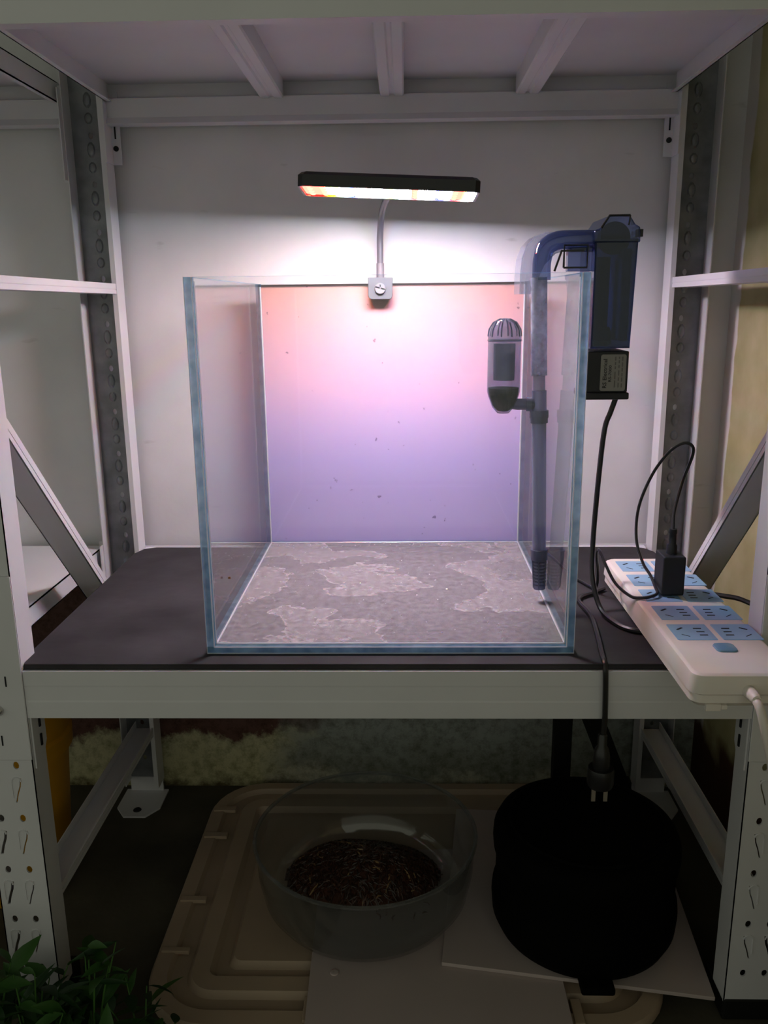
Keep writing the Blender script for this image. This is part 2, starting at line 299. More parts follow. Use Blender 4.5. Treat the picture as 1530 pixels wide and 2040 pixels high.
# ------------------------------------------------------------------ mesh helpers
class MB:
    def __init__(s): s.v = []; s.f = []; s.m = []
    def add(s, v, f, mi=0):
        o = len(s.v); s.v += [tuple(p) for p in v]
        for q in f: s.f.append([i + o for i in q]); s.m.append(mi)
    def box(s, x0, x1, y0, y1, z0, z1, mi=0):
        v = [(x, y, z) for z in (z0, z1) for y in (y0, y1) for x in (x0, x1)]
        s.add(v, [(0, 2, 3, 1), (4, 5, 7, 6), (0, 1, 5, 4), (2, 6, 7, 3), (0, 4, 6, 2), (1, 3, 7, 5)], mi)
    def prism(s, poly, axis, a0, a1, mi=0):
        """poly: list of 2d points, extruded along axis ('x': poly=(y,z), 'y': (x,z), 'z': (x,y))"""
        def p(q, a):
            return (a, q[0], q[1]) if axis == 'x' else (q[0], a, q[1]) if axis == 'y' else (q[0], q[1], a)
        n = len(poly); v = [p(q, a0) for q in poly] + [p(q, a1) for q in poly]
        f = [list(range(n))[::-1], [n + i for i in range(n)]] + [(i, (i + 1) % n, n + (i + 1) % n, n + i) for i in range(n)]
        s.add(v, f, mi)
    def sheet(s, line, t, axis, a0, a1, mi=0):
        """thin sheet following a 2d polyline, thickness t to its left, extruded along axis"""
        n = len(line); off = []
        for i in range(n):
            ds = []
            if i > 0: ds.append((Vector(line[i]) - Vector(line[i - 1])).normalized())
            if i < n - 1: ds.append((Vector(line[i + 1]) - Vector(line[i])).normalized())
            nn = [Vector((-d.y, d.x)) for d in ds]
            if len(nn) == 2:
                b = (nn[0] + nn[1]); b = b.normalized() if b.length > 1e-6 else nn[0]
                k = t / max(0.3, b.dot(nn[0]))
            else: b = nn[0]; k = t
            off.append(Vector(line[i]) + b * k)
        for i in range(n - 1):
            s.prism([line[i], line[i + 1], tuple(off[i + 1]), tuple(off[i])], axis, a0, a1, mi)
    def tube(s, pts, r, n=8, mi=0, cap=True):
        pts = [Vector(p) for p in pts]; rs = r if isinstance(r, (list, tuple)) else [r] * len(pts)
        up = None; rings = []
        for i, p in enumerate(pts):
            d = (pts[min(i + 1, len(pts) - 1)] - pts[max(i - 1, 0)]).normalized()
            if up is None:
                up = d.orthogonal().normalized()
            else:
                up = up - d * up.dot(d); up = up.normalized() if up.length > 1e-6 else d.orthogonal().normalized()
            sd = d.cross(up)
            rings.append([p + (up * math.cos(2 * math.pi * k / n) + sd * math.sin(2 * math.pi * k / n)) * rs[i] for k in range(n)])
        v = [q for rg in rings for q in rg]; f = []
        for i in range(len(pts) - 1):
            for k in range(n):
                f.append((i * n + k, i * n + (k + 1) % n, (i + 1) * n + (k + 1) % n, (i + 1) * n + k))
        if cap:
            f.append(list(range(n))[::-1]); f.append([(len(pts) - 1) * n + k for k in range(n)])
        s.add(v, f, mi)
    def lathe(s, prof, c=(0, 0, 0), n=32, mi=0, close=False, axis='z'):
        """prof: (r, h) list revolved about z at c"""
        v = []; f = []
        for r, h in prof:
            for k in range(n):
                a = 2 * math.pi * k / n
                if axis == 'z': v.append((c[0] + r * math.cos(a), c[1] + r * math.sin(a), c[2] + h))
                elif axis == 'y': v.append((c[0] + r * math.cos(a), c[1] + h, c[2] + r * math.sin(a)))
                else: v.append((c[0] + h, c[1] + r * math.cos(a), c[2] + r * math.sin(a)))
        for i in range(len(prof) - 1):
            for k in range(n):
                f.append((i * n + k, i * n + (k + 1) % n, (i + 1) * n + (k + 1) % n, (i + 1) * n + k))
        if close:
            f.append(list(range(n))[::-1]); f.append([(len(prof) - 1) * n + k for k in range(n)])
        s.add(v, f, mi)
    def mesh(s, name):
        me = bpy.data.meshes.new(name); me.from_pydata(s.v, [], s.f); me.update()
        bm = bmesh.new(); bm.from_mesh(me)
        bmesh.ops.recalc_face_normals(bm, faces=bm.faces); bm.to_mesh(me); bm.free()
        for p, mi in zip(me.polygons, s.m): p.material_index = mi
        return me

def obj(name, mb, mats, parent=None, smooth=False, bevel=0.0, segs=2, loc=None, sharp=42):
    me = mb.mesh(name) if isinstance(mb, MB) else mb
    for mt in (mats if isinstance(mats, (list, tuple)) else [mats]):
        if len(me.materials) < (len(mats) if isinstance(mats, (list, tuple)) else 1): me.materials.append(mt)
    if bevel:
        bm = bmesh.new(); bm.from_mesh(me)
        bmesh.ops.bevel(bm, geom=[e for e in bm.edges if len(e.link_faces) == 2 and e.calc_face_angle(0) > 0.6], offset=bevel, segments=segs, affect='EDGES', profile=0.5)
        bm.to_mesh(me); bm.free()
    if smooth:
        for p in me.polygons: p.use_smooth = True
        try: me.set_sharp_from_angle(angle=math.radians(sharp))
        except Exception: pass
    o = bpy.data.objects.new(name, me); COL.objects.link(o)
    if parent: o.parent = parent; o.matrix_parent_inverse = Matrix.Translation(-parent.location)
    if loc: o.location = loc
    return o

def tag(o, label=None, cat=None, group=None, kind=None):
    if label: o['label'] = label
    if cat: o['category'] = cat
    if group: o['group'] = group
    if kind: o['kind'] = kind
    return o

def thing(name, label, cat, loc=(0, 0, 0), group=None):
    o = bpy.data.objects.new(name, None); COL.objects.link(o); o.location = loc; o.empty_display_size = 0.05
    return tag(o, label, cat, group)

def child(name, me, parent, sub=None):
    """link an object that shares mesh data; parent sits at world origin offset"""
    o = bpy.data.objects.new(name, me); COL.objects.link(o); o.parent = parent
    o.matrix_parent_inverse = Matrix.Translation(-world_loc(parent))
    return o

def world_loc(o):
    p = Vector(o.location)
    while o.parent:
        p = p + o.matrix_parent_inverse.translation
        o = o.parent; p = p + Vector(o.location)
    return p

def part(name, mb, mats, parent, **k):
    lb = k.pop('label', None)
    o = obj(name, mb, mats, None, **k); o.parent = parent
    o.matrix_parent_inverse = Matrix.Translation(-world_loc(parent))
    if lb: o['label'] = lb
    return o

def spline(pts, n=8):
    P = [Vector(p) for p in pts]; P = [2 * P[0] - P[1]] + P + [2 * P[-1] - P[-2]]; out = []
    for i in range(1, len(P) - 2):
        a, b, c, d = P[i - 1:i + 3]
        for k in range(n):
            t = k / n
            out.append(0.5 * ((2 * b) + (c - a) * t + (2 * a - 5 * b + 4 * c - d) * t * t + (3 * b - a - 3 * c + d) * t ** 3))
    out.append(P[-2]); return out

# ------------------------------------------------------------------ the setting
FL = -0.45; WY = 0.462; WX = 0.507
b = MB(); b.box(-2.2, WX + 0.05, -2.2, WY + 0.05, FL - 0.05, FL)
tag(obj('floor', b, M['floor']), kind='structure')
b = MB(); b.box(-2.2, WX, WY, WY + 0.05, FL, 1.7)
tag(obj('wall_back', b, M['wall']), kind='structure')
b = MB(); b.box(WX, WX + 0.05, -0.75, WY + 0.05, FL, 1.7)
tag(obj('wall_right', b, M['olive']), kind='structure')
b = MB(); b.box(-2.2, WX + 0.05, -2.2, WY + 0.05, 1.7, 1.75)
tag(obj('ceiling', b, M['ceil']), kind='structure')

# ------------------------------------------------------------------ the steel rack
rack = thing('storage_rack', 'white boltless steel shelving rack holding the glass tank', 'shelving rack', (0, 0.2, FL))
YF = -0.030; YR = 0.445; T = 0.0016
H0, H1 = -0.424, 0.80

def flange_with_slots(width, z0, z1, cols, slit_from=None, first=-0.1195, pitch=0.0662):
    """flat slotted strip in the (u, z) plane: oval holes and crooked slits cut through"""
    outer = [(0, z0), (width, z0), (width, z1), (0, z1)]
    V = [Vector(p) for p in outer]; E = [(i, (i + 1) % 4) for i in range(4)]; holes = []
    def cut(poly):
        o = len(V); V.extend(Vector(p) for p in poly); n = len(poly)
        E.extend((o + i, o + (i + 1) % n) for i in range(n)); holes.append(poly)
    k = -14
    while True:
        z = first - pitch * k; k += 1
        if z < z0 + 0.012: break
        if z > z1 - 0.06: continue
        for ci, u in enumerate(cols):
            cut([(u + 0.0034 * math.cos(2 * math.pi * j / 10), z + 0.0047 * math.sin(2 * math.pi * j / 10)) for j in range(10)])
            if slit_from is None and z - 0.045 > z0 + 0.004:
                c = [(-0.003, -0.016), (-0.0015, -0.026), (0.002, -0.036), (0.0045, -0.046)]
                w = 0.0016 if ci else 0.0008
                cut([(u + a - w, z + h) for a, h in c] + [(u + a + w, z + h) for a, h in c[::-1]])
    r = delaunay_2d_cdt(V, E, [], 0, 1e-7)
    pts, tris = r[0], r[2]; keep = []
    def inside(p, poly):
        c = False; n = len(poly)
        for i in range(n):
            (x1, y1), (x2, y2) = poly[i], poly[(i + 1) % n]
            if (y1 > p[1]) != (y2 > p[1]) and p[0] < (x2 - x1) * (p[1] - y1) / (y2 - y1) + x1: c = not c
        return c
    for t in tris:
        c = sum((pts[i] for i in t), Vector((0, 0))) / 3
        if not any(abs(c.y - h[0][1]) < 0.06 and inside(c, h) for h in holes): keep.append(list(t))
    return [tuple(p) for p in pts], keep

FLANGE = flange_with_slots(0.058, H0, H1, (0.0195, 0.044))
FLANGE_R = flange_with_slots(0.058, H0, H1, (0.030,), slit_from=0)
def make_post(x, y, sx, sy, z0):
    """x: inner edge; sx -1 = flange runs to the left; sy +1 = channel opens to +y"""
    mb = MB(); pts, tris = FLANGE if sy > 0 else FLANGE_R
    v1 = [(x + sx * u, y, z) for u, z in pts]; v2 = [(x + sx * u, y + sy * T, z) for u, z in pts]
    mi_ = 0 if sy > 0 else 1  # rear web takes the grey with the recess shade painted in
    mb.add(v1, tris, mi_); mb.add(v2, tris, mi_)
    def bx(a, b_, c, d): mb.box(min(a, b_), max(a, b_), min(c, d), max(c, d), H0, H1)
    bx(x, x + sx * T, y, y + sy * 0.032)                   # inner return
    bx(x, x + sx * 0.007, y + sy * 0.032, y + sy * (0.032 + T))
    bx(x + sx * 0.0565, x + sx * 0.058, y, y + sy * (0.060 if sy > 0 else 0.030))   # outer flange
    # pressed arches beside each slit
    if sy > 0:
        for k in range(-1, 6):
            z = -0.1195 - 0.0662 * k
            if z - 0.05 < H0: break
            for u in (0.0195, 0.044):
                arc = [(x + sx * (u + 0.002 + 0.0055 * math.cos(a)), y - 0.0003, z - 0.020 + 0.0055 * math.sin(a)) for a in [math.pi * j / 6 for j in range(7)]]
                arc = [(arc[0][0], arc[0][1], z - 0.040)] + arc
                mb.tube(arc, 0.0009, 4)
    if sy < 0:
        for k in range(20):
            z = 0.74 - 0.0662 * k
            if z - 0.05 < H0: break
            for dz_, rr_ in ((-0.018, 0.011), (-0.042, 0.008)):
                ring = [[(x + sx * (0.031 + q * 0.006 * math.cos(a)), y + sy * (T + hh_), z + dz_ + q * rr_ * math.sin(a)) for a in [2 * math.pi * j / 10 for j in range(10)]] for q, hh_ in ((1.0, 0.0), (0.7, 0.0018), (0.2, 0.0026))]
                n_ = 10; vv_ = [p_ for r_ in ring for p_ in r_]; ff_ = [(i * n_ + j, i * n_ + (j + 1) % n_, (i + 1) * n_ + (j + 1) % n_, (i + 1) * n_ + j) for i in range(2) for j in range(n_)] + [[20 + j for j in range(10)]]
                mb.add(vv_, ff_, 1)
    o = part('post', mb, [M['steel'], M['shadesteel']], rack)
    f = MB()
    xa, xb = sorted((x + sx * 0.000, x + sx * 0.060)); ya, yb = sorted((y - sy * 0.001, y + sy * 0.060))
    if sy > 0:
        f.box(xa, xb, ya, yb, FL, H0 + 0.004); part('foot', f, M['blackfoot'], o, bevel=0.003)
    else:
        c = 0.016
        f.prism([(xa - 0.006, yb), (xb + 0.006, yb), (xb + 0.006, ya + 0.005), (xb - 0.012, ya - 0.02), (xa + 0.012, ya - 0.02), (xa - 0.006, ya + 0.005)], 'z', FL, FL + 0.003)
        f.box(xa + 0.002, xb - 0.002, yb - 0.004, yb, FL, H0 + 0.003)
        part('foot_plate', f, M['steel'], o)
        f2 = MB(); f2.lathe([(0.0, 0.0045), (0.006, 0.0045), (0.007, 0.003), (0.007, 0.0)], ((xa + xb) / 2, ya - 0.002, FL), 12); part('floor_bolt', f2, M['slotblack'], o)
    return o
XLF, XRF, XLR, XRR = -0.394, 0.386, -0.402, 0.400
pLF = make_post(XLF, YF, -1, 1, FL); pRF = make_post(XRF, YF, 1, 1, FL)
pLR = make_post(XLR, YR, -1, -1, FL); pRR = make_post(XRR, YR, 1, -1, FL)
# splice plates with rivets on the front posts
for o, x, sx in ((pLF, XLF, -1), (pRF, XRF, 1)):
    mb = MB(); xa, xb = sorted((x, x + sx * 0.057)); mb.box(xa, xb, YF - 0.0022, YF - 0.0002, -0.112, 0.10)
    part('splice_plate', mb, M['steel'], o, bevel=0.0006, segs=1)
    for z, u in ((-0.052, 0.030), (0.055, 0.030)):
        rv = MB(); rv.lathe([(0.0, -0.0055), (0.0035, -0.0048), (0.0055, -0.0025), (0.006, 0.0)], (x + sx * u, YF - 0.002, z), 14, axis='y')
        part('rivet', rv, M['rivet'], o, smooth=True)
    for z, u in ((-0.018, 0.044), (-0.018, 0.018), (-0.088, 0.030), (0.02, 0.03)):
        rv = MB(); rv.box(x + sx * u - 0.0008, x + sx * u + 0.0008, YF - 0.0026, YF - 0.0015, z - 0.006, z + 0.006)
        part('slot_mark', rv, M['slotblack'], o)

def front_beam(x0, x1, dz):
    mb = MB()
    zt, zb = 0.673 + dz, 0.618 + dz
    h = zt - zb
    line = [(YF + 0.022, zt - 0.02), (YF + 0.022, zt), (YF, zt), (YF, zt - h * 0.30), (YF + 0.0004, zt - h * 0.34), (YF + 0.0004, zt - h * 0.62), (YF, zt - h * 0.66), (YF, zb), (YF + 0.016, zb), (YF + 0.016, zb + 0.008)]
    mb.sheet(line, T, 'x', x0, x1)
    return part('front_beam', mb, M['steel'], rack)
def rear_beam(x0, x1, dz):
    mb = MB(); zt, zb = 0.675 + dz, 0.621 + dz
    line = [(YR - 0.002, zt), (YR - 0.002, zb + 0.031), (YR - 0.018, zb + 0.031), (YR - 0.018, zb + 0.007), (YR - 0.024, zb), (YR - 0.002, zb)]
    mb.sheet(line, -T, 'x', x0, x1)
    return part('rear_beam', mb, M['steel'], rack)
def shelf_panel(x0, x1, dz, ribs, top=0.0):
    mb = MB(); zt = 0.6765 + dz + top
    y0, y1 = YF + 0.004, YR - 0.003
    mb.box(x0, x1, y0, y1, zt - T, zt)
    mb.box(x0, x0 + T, y0 + 0.02, y1 - 0.015, zt - 0.027, zt); mb.box(x1 - T, x1, y0 + 0.02, y1 - 0.015, zt - 0.027, zt)
    mb.box(x0, x0 + 0.008, y0 + 0.02, y1 - 0.015, zt - 0.027, zt - 0.0255); mb.box(x1 - 0.008, x1, y0 + 0.02, y1 - 0.015, zt - 0.027, zt - 0.0255)
    o = part('shelf_panel', mb, M['steel'], rack)
    for xr in ribs:
        rb = MB(); w = 0.0165; zb = zt - 0.0262
        rb.prism([(xr - w, zt - T), (xr - w, zb + 0.002), (xr - w + 0.002, zb), (xr - 0.004, zb), (xr - 0.002, zb + 0.0025), (xr + 0.002, zb + 0.0025), (xr + 0.004, zb), (xr + w - 0.002, zb), (xr + w, zb + 0.002), (xr + w, zt - T)], 'y', y0 + 0.022, y1 - 0.017)
        part('stiffener_rib', rb, M['steel'], o)
    return o
for dz in (0.0, -0.680):
    front_beam(XLF - 0.001, XRF + 0.001, dz); rear_beam(XLR - 0.001, XRR + 0.001, dz)
    shelf_panel(-0.400, 0.396, dz, (-0.166, 0.002, 0.190), top=0.0 if dz == 0 else -0.0035)
# beam end connectors that hook into the rear and front posts
for x, s in ((XLR, 1), (XRR, -1)):
    mb = MB(); xa, xb = sorted((x + s * 0.0002, x + s * 0.014))
    mb.prism([(xa, 0.568), (xb, 0.568), (xb, 0.665), (xa, 0.665)], 'y', YR - 0.0055, YR - 0.0040)
    mb.box(*sorted((x + s * 0.0002, x + s * 0.0018)), YR - 0.035, YR - 0.004, 0.568, 0.665)
    o = part('beam_connector', mb, M['steel'], rack)
    h = MB(); h.lathe([(0.0, -0.002), (0.0038, -0.0018), (0.0038, 0.0)], (x + s * 0.007, YR - 0.0055, 0.590), 12, axis='y'); part('rivet', h, M['slotblack'], o)
    h = MB(); h.box(x + s * 0.007 - 0.001, x + s * 0.007 + 0.001, YR - 0.0065, YR - 0.0055, 0.603, 0.628); part('slot_mark', h, M['slotblack'], o)
for x, s in ((XLF, 1), (XRF, -1)):
    mb = MB(); mb.prism([(YF + 0.003, -0.125), (YF + 0.02, -0.125), (YF + 0.034, -0.105), (YF + 0.034, -0.010), (YF + 0.003, -0.010)], 'x', *sorted((x + s * 0.0004, x + s * 0.0024)))
    o = part('beam_connector', mb, M['steel'], rack)
    for z in (-0.075, -0.098):
        h = MB(); h.box(*sorted((x + s * 0.002, x + s * 0.004)), YF + 0.018, YF + 0.021, z - 0.007, z + 0.007); part('slot_mark', h, M['slotblack'], o)

def brace(name, p0, p1, s):
    """C channel from p0 to p1 (y,z) in the side frame; s=-1 left frame, +1 right; web spans x, lips face inward"""
    a = Vector(p0); c = Vector(p1); d = (c - a); L_ = d.length; d.normalize(); n = Vector((-d.y, d.x))
    if n.y < 0: n = -n
    mb = MB()
    def pt(t, w, x): q = a + d * t + n * w; return (x, q.x, q.y)
    xi, xo = s * 0.404, s * 0.440
    def slab(x0, x1, w0, w1):
        v = [pt(t, w, x) for t in (0, L_) for w in (w0, w1) for x in (x0, x1)]
        mb.add(v, [(0, 2, 3, 1), (4, 5, 7, 6), (0, 1, 5, 4), (2, 6, 7, 3), (0, 4, 6, 2), (1, 3, 7, 5)])
    slab(xi, xo, -0.007, -0.0055)          # web
    slab(xi, xi + s * 0.0015, -0.007, 0.007); slab(xo - s * 0.0015, xo, -0.007, 0.007)
    slab(xi - s * 0.0008, xi, -0.0006, 0.0072); slab(xi - s * 0.0008, xi, -0.0072, -0.0018)
    return part(name, mb, M['steel'], rack)
for s in (-1, 1):
    brace('side_brace', (YF + 0.014, 0.398), (YR - 0.012, 0.395), s)
    brace('side_brace', (YF + 0.014, -0.318), (YR - 0.012, -0.318), s)
    brace('diagonal_brace', (YF + 0.014, 0.290), (YR - 0.012, -0.190), s)
# the next bay to the left hangs on the same posts
for dz in (0.0, -0.680):
    mb = MB(); x1 = -0.4605; x0 = -1.25
    zt, zb = 0.673 + dz, 0.618 + dz
    mb.sheet([(YF + 0.022, zt), (YF, zt), (YF, zb), (YF + 0.016, zb)], T, 'x', x0, x1); part('front_beam', mb, M['steel'], rack)
    rear_beam(x0, x1, dz)
    shelf_panel(x0, -0.468, dz, (-0.66, -0.86, -1.06), top=0.0 if dz == 0 else -0.001)
for z0, z1 in ((0.545, 0.665), (-0.10, 0.004)):
    mb = MB(); mb.box(-0.474, -0.4602, YR - 0.0075, YR - 0.006, z0, z1); mb.box(-0.4618, -0.4602, YR - 0.04, YR - 0.006, z0, z1)
    o = part('beam_connector', mb, M['steel'], rack)
    for k in range(2):
        h = MB(); zz = z1 - 0.012 - 0.022 * k; h.box(-0.4685, -0.4655, YR - 0.0085, YR - 0.0075, zz - 0.007, zz + 0.003); part('slot_mark', h, M['slotblack'], o)

# ------------------------------------------------------------------ mat
b = MB()
mp_ = [(-0.393, -0.0262), (0.385, -0.0262), (0.392, -0.012), (0.394, 0.02), (0.396, 0.385), (0.386, 0.404), (0.37, 0.412), (-0.375, 0.418), (-0.393, 0.410), (-0.401, 0.385), (-0.400, 0.02), (-0.397, -0.012)]
b.prism(mp_, 'z', -0.0068, -0.0004)
mat = tag(obj('rubber_mat', b, M['mat'], bevel=0.001, segs=2), 'worn black foam mat covering the shelf under the glass tank', 'mat')

# ------------------------------------------------------------------ glass tank
TW, TD, TH, G = 0.2, 0.418, 0.3993, 0.008
tank = thing('glass_aquarium', 'empty clear glass cube aquarium with pink to purple back film', 'aquarium', (0, TD / 2, 0))
def pane(x0, x1, y0, y1, z0, z1, thin, face):
    mb = MB(); mb.box(x0, x1, y0, y1, z0, z1)
    me = mb.mesh('glass_pane'); me.materials.append(face); me.materials.append(M['edge'])
    for p in me.polygons:
        n = p.normal; ax = max(range(3), key=lambda i: abs(n[i])); p.material_index = 0 if ax == thin else 1
    o = bpy.data.objects.new('glass_pane', me); COL.objects.link(o); o.parent = tank; o.matrix_parent_inverse = Matrix.Translation(-world_loc(tank))
    return o
e_ = 0.0002
pane(-TW, TW, 0, TD, 0, G, 2, M['bottomglass'])
pane(-TW, -TW + G, 0, TD, G + e_, TH, 0, M['glass']); pane(TW - G, TW, 0, TD, G + e_, TH, 0, M['glass'])
pane(-TW + G + e_, TW - G - e_, 0, G, G + e_, TH, 1, M['glass'])
pane(-TW + G + e_, TW - G - e_, TD - G, TD, G + e_, TH, 1, M['glass'])
b = MB(); b.box(-TW + 0.004, TW - 0.004, TD + 0.0004, TD + 0.0012, 0.004, TH - 0.001)
part('background_film', b, M['film'], tank, label='pink to purple gradient film')
b = MB(); b.box(-TW + 0.004, TW - 0.004, TD + 0.0002, TD + 0.0014, TH - 0.0035, TH - 0.0008)
part('film_edge', b, plain('brown_film_edge', lin((120, 86, 82)), 0.6), tank)
def seam_or_glint(p, q, r):
    mb = MB(); mb.tube([p, q], r, 6); part('silicone_or_glint_line', mb, M['seam_or_glint'], tank)
xi = TW - G; zi = G; yi0, yi1 = G, TD - G
for s in (-1, 1):
    seam_or_glint((s * (xi - 0.0006), yi0, zi + 0.0009), (s * (xi - 0.0006), yi1, zi + 0.0009), 0.0014)
    seam_or_glint((s * (xi - 0.0004), yi1 - 0.0006, zi), (s * (xi - 0.0004), yi1 - 0.0006, TH - 0.004), 0.0011)
    seam_or_glint((s * (xi - 0.0004), yi0 + 0.0006, zi), (s * (xi - 0.0004), yi0 + 0.0006, TH - 0.004), 0.0009)
seam_or_glint((-xi, yi1 - 0.0006, zi + 0.0008), (xi, yi1 - 0.0006, zi + 0.0008), 0.0011)
seam_or_glint((-xi, yi0 + 0.0006, zi + 0.0008), (xi, yi0 + 0.0006, zi + 0.0008), 0.0011)
for s in (-1, 1):  # pale strips from here paint chamfer glints on the outer front edges
    seam_or_glint((s * (TW - G), -0.0004, G), (s * (TW - G), -0.0004, TH), 0.0008)
    seam_or_glint((s * TW, -0.0002, 0), (s * TW, -0.0002, TH), 0.0004)
seam_or_glint((-TW + G, -0.0004, G), (TW - G, -0.0004, G), 0.0006)
seam_or_glint((-TW, -0.0004, 0.0008), (TW, -0.0004, 0.0008), 0.0007)
b = MB(); b.box(-xi + 0.002, xi - 0.002, yi0 + 0.002, yi1 - 0.002, G + 0.0002, G + 0.0003)
tag(part('water_residue', b, M['residue'], tank), kind='stuff')
b = MB()
for k in range(170):
    x = random.uniform(-0.185, 0.185); y = random.uniform(0.015, 0.40) if k > 45 else random.uniform(0.385, 0.408); r = random.choice([0.0005, 0.0006, 0.0008, 0.0012])
    b.lathe([(r, 0), (r * 0.85, r * 0.5), (r * 0.3, r * 0.8)], (x, y, G + 0.0003), 6, close=True)
tag(part('water_drops', b, M['drop'], tank), kind='stuff')
b = MB(); b.lathe([(0.0018, 0), (0.0012, 0.002), (0.0004, 0.0024)], (-0.1875, 0.075, 0.062), 8, close=True)
part('dirt_speck', b, plain('rust_speck', lin((120, 66, 40)), 0.8), tank)

# ------------------------------------------------------------------ clip-on lamp
lamp = thing('clip_lamp', 'black LED bar lamp with coloured diodes clipped to the tank back', 'lamp', (-0.017, 0.418, 0.38))
LC = Matrix.Translation((0.0, 0.239, 0.5005)) @ Matrix.Rotation(math.radians(2.7), 4, 'Y') @ Matrix.Rotation(math.radians(-2.2), 4, 'X')
def lamp_part(name, mb, mats, parent=lamp, **k):
    sm = k.pop('smooth', False); bv = k.pop('bevel', 0)
    me = mb.mesh(name)
    for mt in (mats if isinstance(mats, list) else [mats]): me.materials.append(mt)
    if bv:
        bm = bmesh.new(); bm.from_mesh(me); bmesh.ops.bevel(bm, geom=list(bm.edges), offset=bv, segments=2, affect='EDGES'); bm.to_mesh(me); bm.free()
    o = bpy.data.objects.new(name, me); COL.objects.link(o); o.parent = parent
    o.matrix_parent_inverse = Matrix.Translation(-world_loc(lamp)) if parent is lamp else Matrix()
    if parent is lamp: o.matrix_basis = LC
    return o
HX, HY = 0.108, 0.040
b = MB()
def octa(hx, hy, c): return [(-hx + c, -hy), (hx - c, -hy), (hx, -hy + c), (hx, hy - c), (hx - c, hy), (-hx + c, hy), (-hx, hy - c), (-hx, -hy + c)]
o1, o2, o3 = octa(HX, HY, 0.006), octa(HX - 0.004, HY - 0.004, 0.006), octa(HX - 0.003, HY - 0.003, 0.005)
lv = [[(x, y, 0.0) for x, y in o1], [(x, y, 0.013) for x, y in o1], [(x, y, 0.017) for x, y in o2]]
inn = [[(x, y, 0.0) for x, y in o3], [(x, y, 0.004) for x, y in o3]]
v = [p for ring in (inn[1], inn[0], lv[0], lv[1], lv[2]) for p in ring]
f = [[4 * 8 + i for i in range(8)], [i for i in range(8)][::-1]]
for r_ in range(4):
    for i in range(8): f.append((r_ * 8 + i, r_ * 8 + (i + 1) % 8, (r_ + 1) * 8 + (i + 1) % 8, (r_ + 1) * 8 + i))
b.add(v, f); housing = lamp_part('lamp_housing', b, M['lampblack'])
b = MB(); b.prism(octa(HX - 0.0035, HY - 0.0035, 0.005), 'z', 0.0022, 0.0036)
board = lamp_part('led_board', b, M['ledboard'])
dome = MB(); dome.lathe([(0.0036, 0), (0.0033, -0.0012), (0.002, -0.0019), (0.0003, -0.0021)], (0, 0, 0), 10)
dm = [];
for k in range(4):
    me = dome.mesh('led'); me.materials.append(M['leds'][k]); dm.append(me)
pat = [0, 0, 1, 2, 3, 3, 1, 3, 0, 3, 2, 0, 3]
for j in range(4):
    for i in range(13):
        o = bpy.data.objects.new('led', dm[pat[(i + j * 0) % 13]]); COL.objects.link(o); o.parent = board
        o.location = (-0.096 + 0.016 * i, -0.0285 + 0.019 * j, 0.0021)
b = MB(); b.tube(spline([(-0.017, 0.4265, 0.402), (-0.017, 0.427, 0.44), (-0.0165, 0.423, 0.468), (-0.013, 0.398, 0.494), (-0.006, 0.35, 0.506), (0.0, 0.31, 0.507), (0.0, 0.2785, 0.507)], 6), 0.0046, 10)
arm = part('arm', b, M['armgrey'], lamp, smooth=True)
b = MB(); b.lathe([(0.0056, 0.0), (0.0056, 0.024)], (-0.017, 0.4267, 0.403), 10, close=True); part('arm_sleeve', b, plain('pale_arm_sleeve', lin((120, 116, 122)), 0.4), lamp, smooth=True)
b = MB(); b.lathe([(0.0065, 0.0), (0.0065, 0.007), (0.005, 0.009)], (0, 0.279, 0.507), 14, close=True, axis='y'); part('mount_boss', b, M['lampblack'], lamp, smooth=True)
b = MB(); b.prism([(-0.034, 0.4065), (-0.034, 0.381), (-0.0325, 0.3775), (-0.029, 0.376), (-0.004, 0.376), (-0.0005, 0.3775), (0.001, 0.381), (0.001, 0.4065)], 'y', 0.398, 0.4085)
b.box(-0.034, 0.001, 0.4085, 0.434, 0.4005, 0.4065); b.box(-0.030, -0.003, 0.4205, 0.434, 0.378, 0.4005)
clamp = part('clamp', b, M['clampgrey'], lamp, bevel=0.0008, label='grey plastic clamp gripping the glass rim')
b = MB(); b.lathe([(0.0, -0.004), (0.0072, -0.004), (0.008, -0.003), (0.008, 0.0)], (-0.0165, 0.398, 0.391), 20, axis='y'); scr = part('clamp_screw', b, M['screwgrey'], clamp, smooth=True)
b = MB()
for (dx, dz) in ((1, -0.28),):
    for t0, t1 in ((-0.0068, -0.0008), (0.001, 0.0068)):
        p0 = Vector((-0.0165 + t0 * dx, 0.3935, 0.392 + t0 * dz)); p1 = Vector((-0.0165 + t1 * dx, 0.3935, 0.392 + t1 * dz)); b.tube([p0, p1], 0.0008, 4)
b.box(-0.0172, -0.0158, 0.3932, 0.394, 0.3935, 0.3965)
part('screw_slot', b, M['slotblack'], clamp)

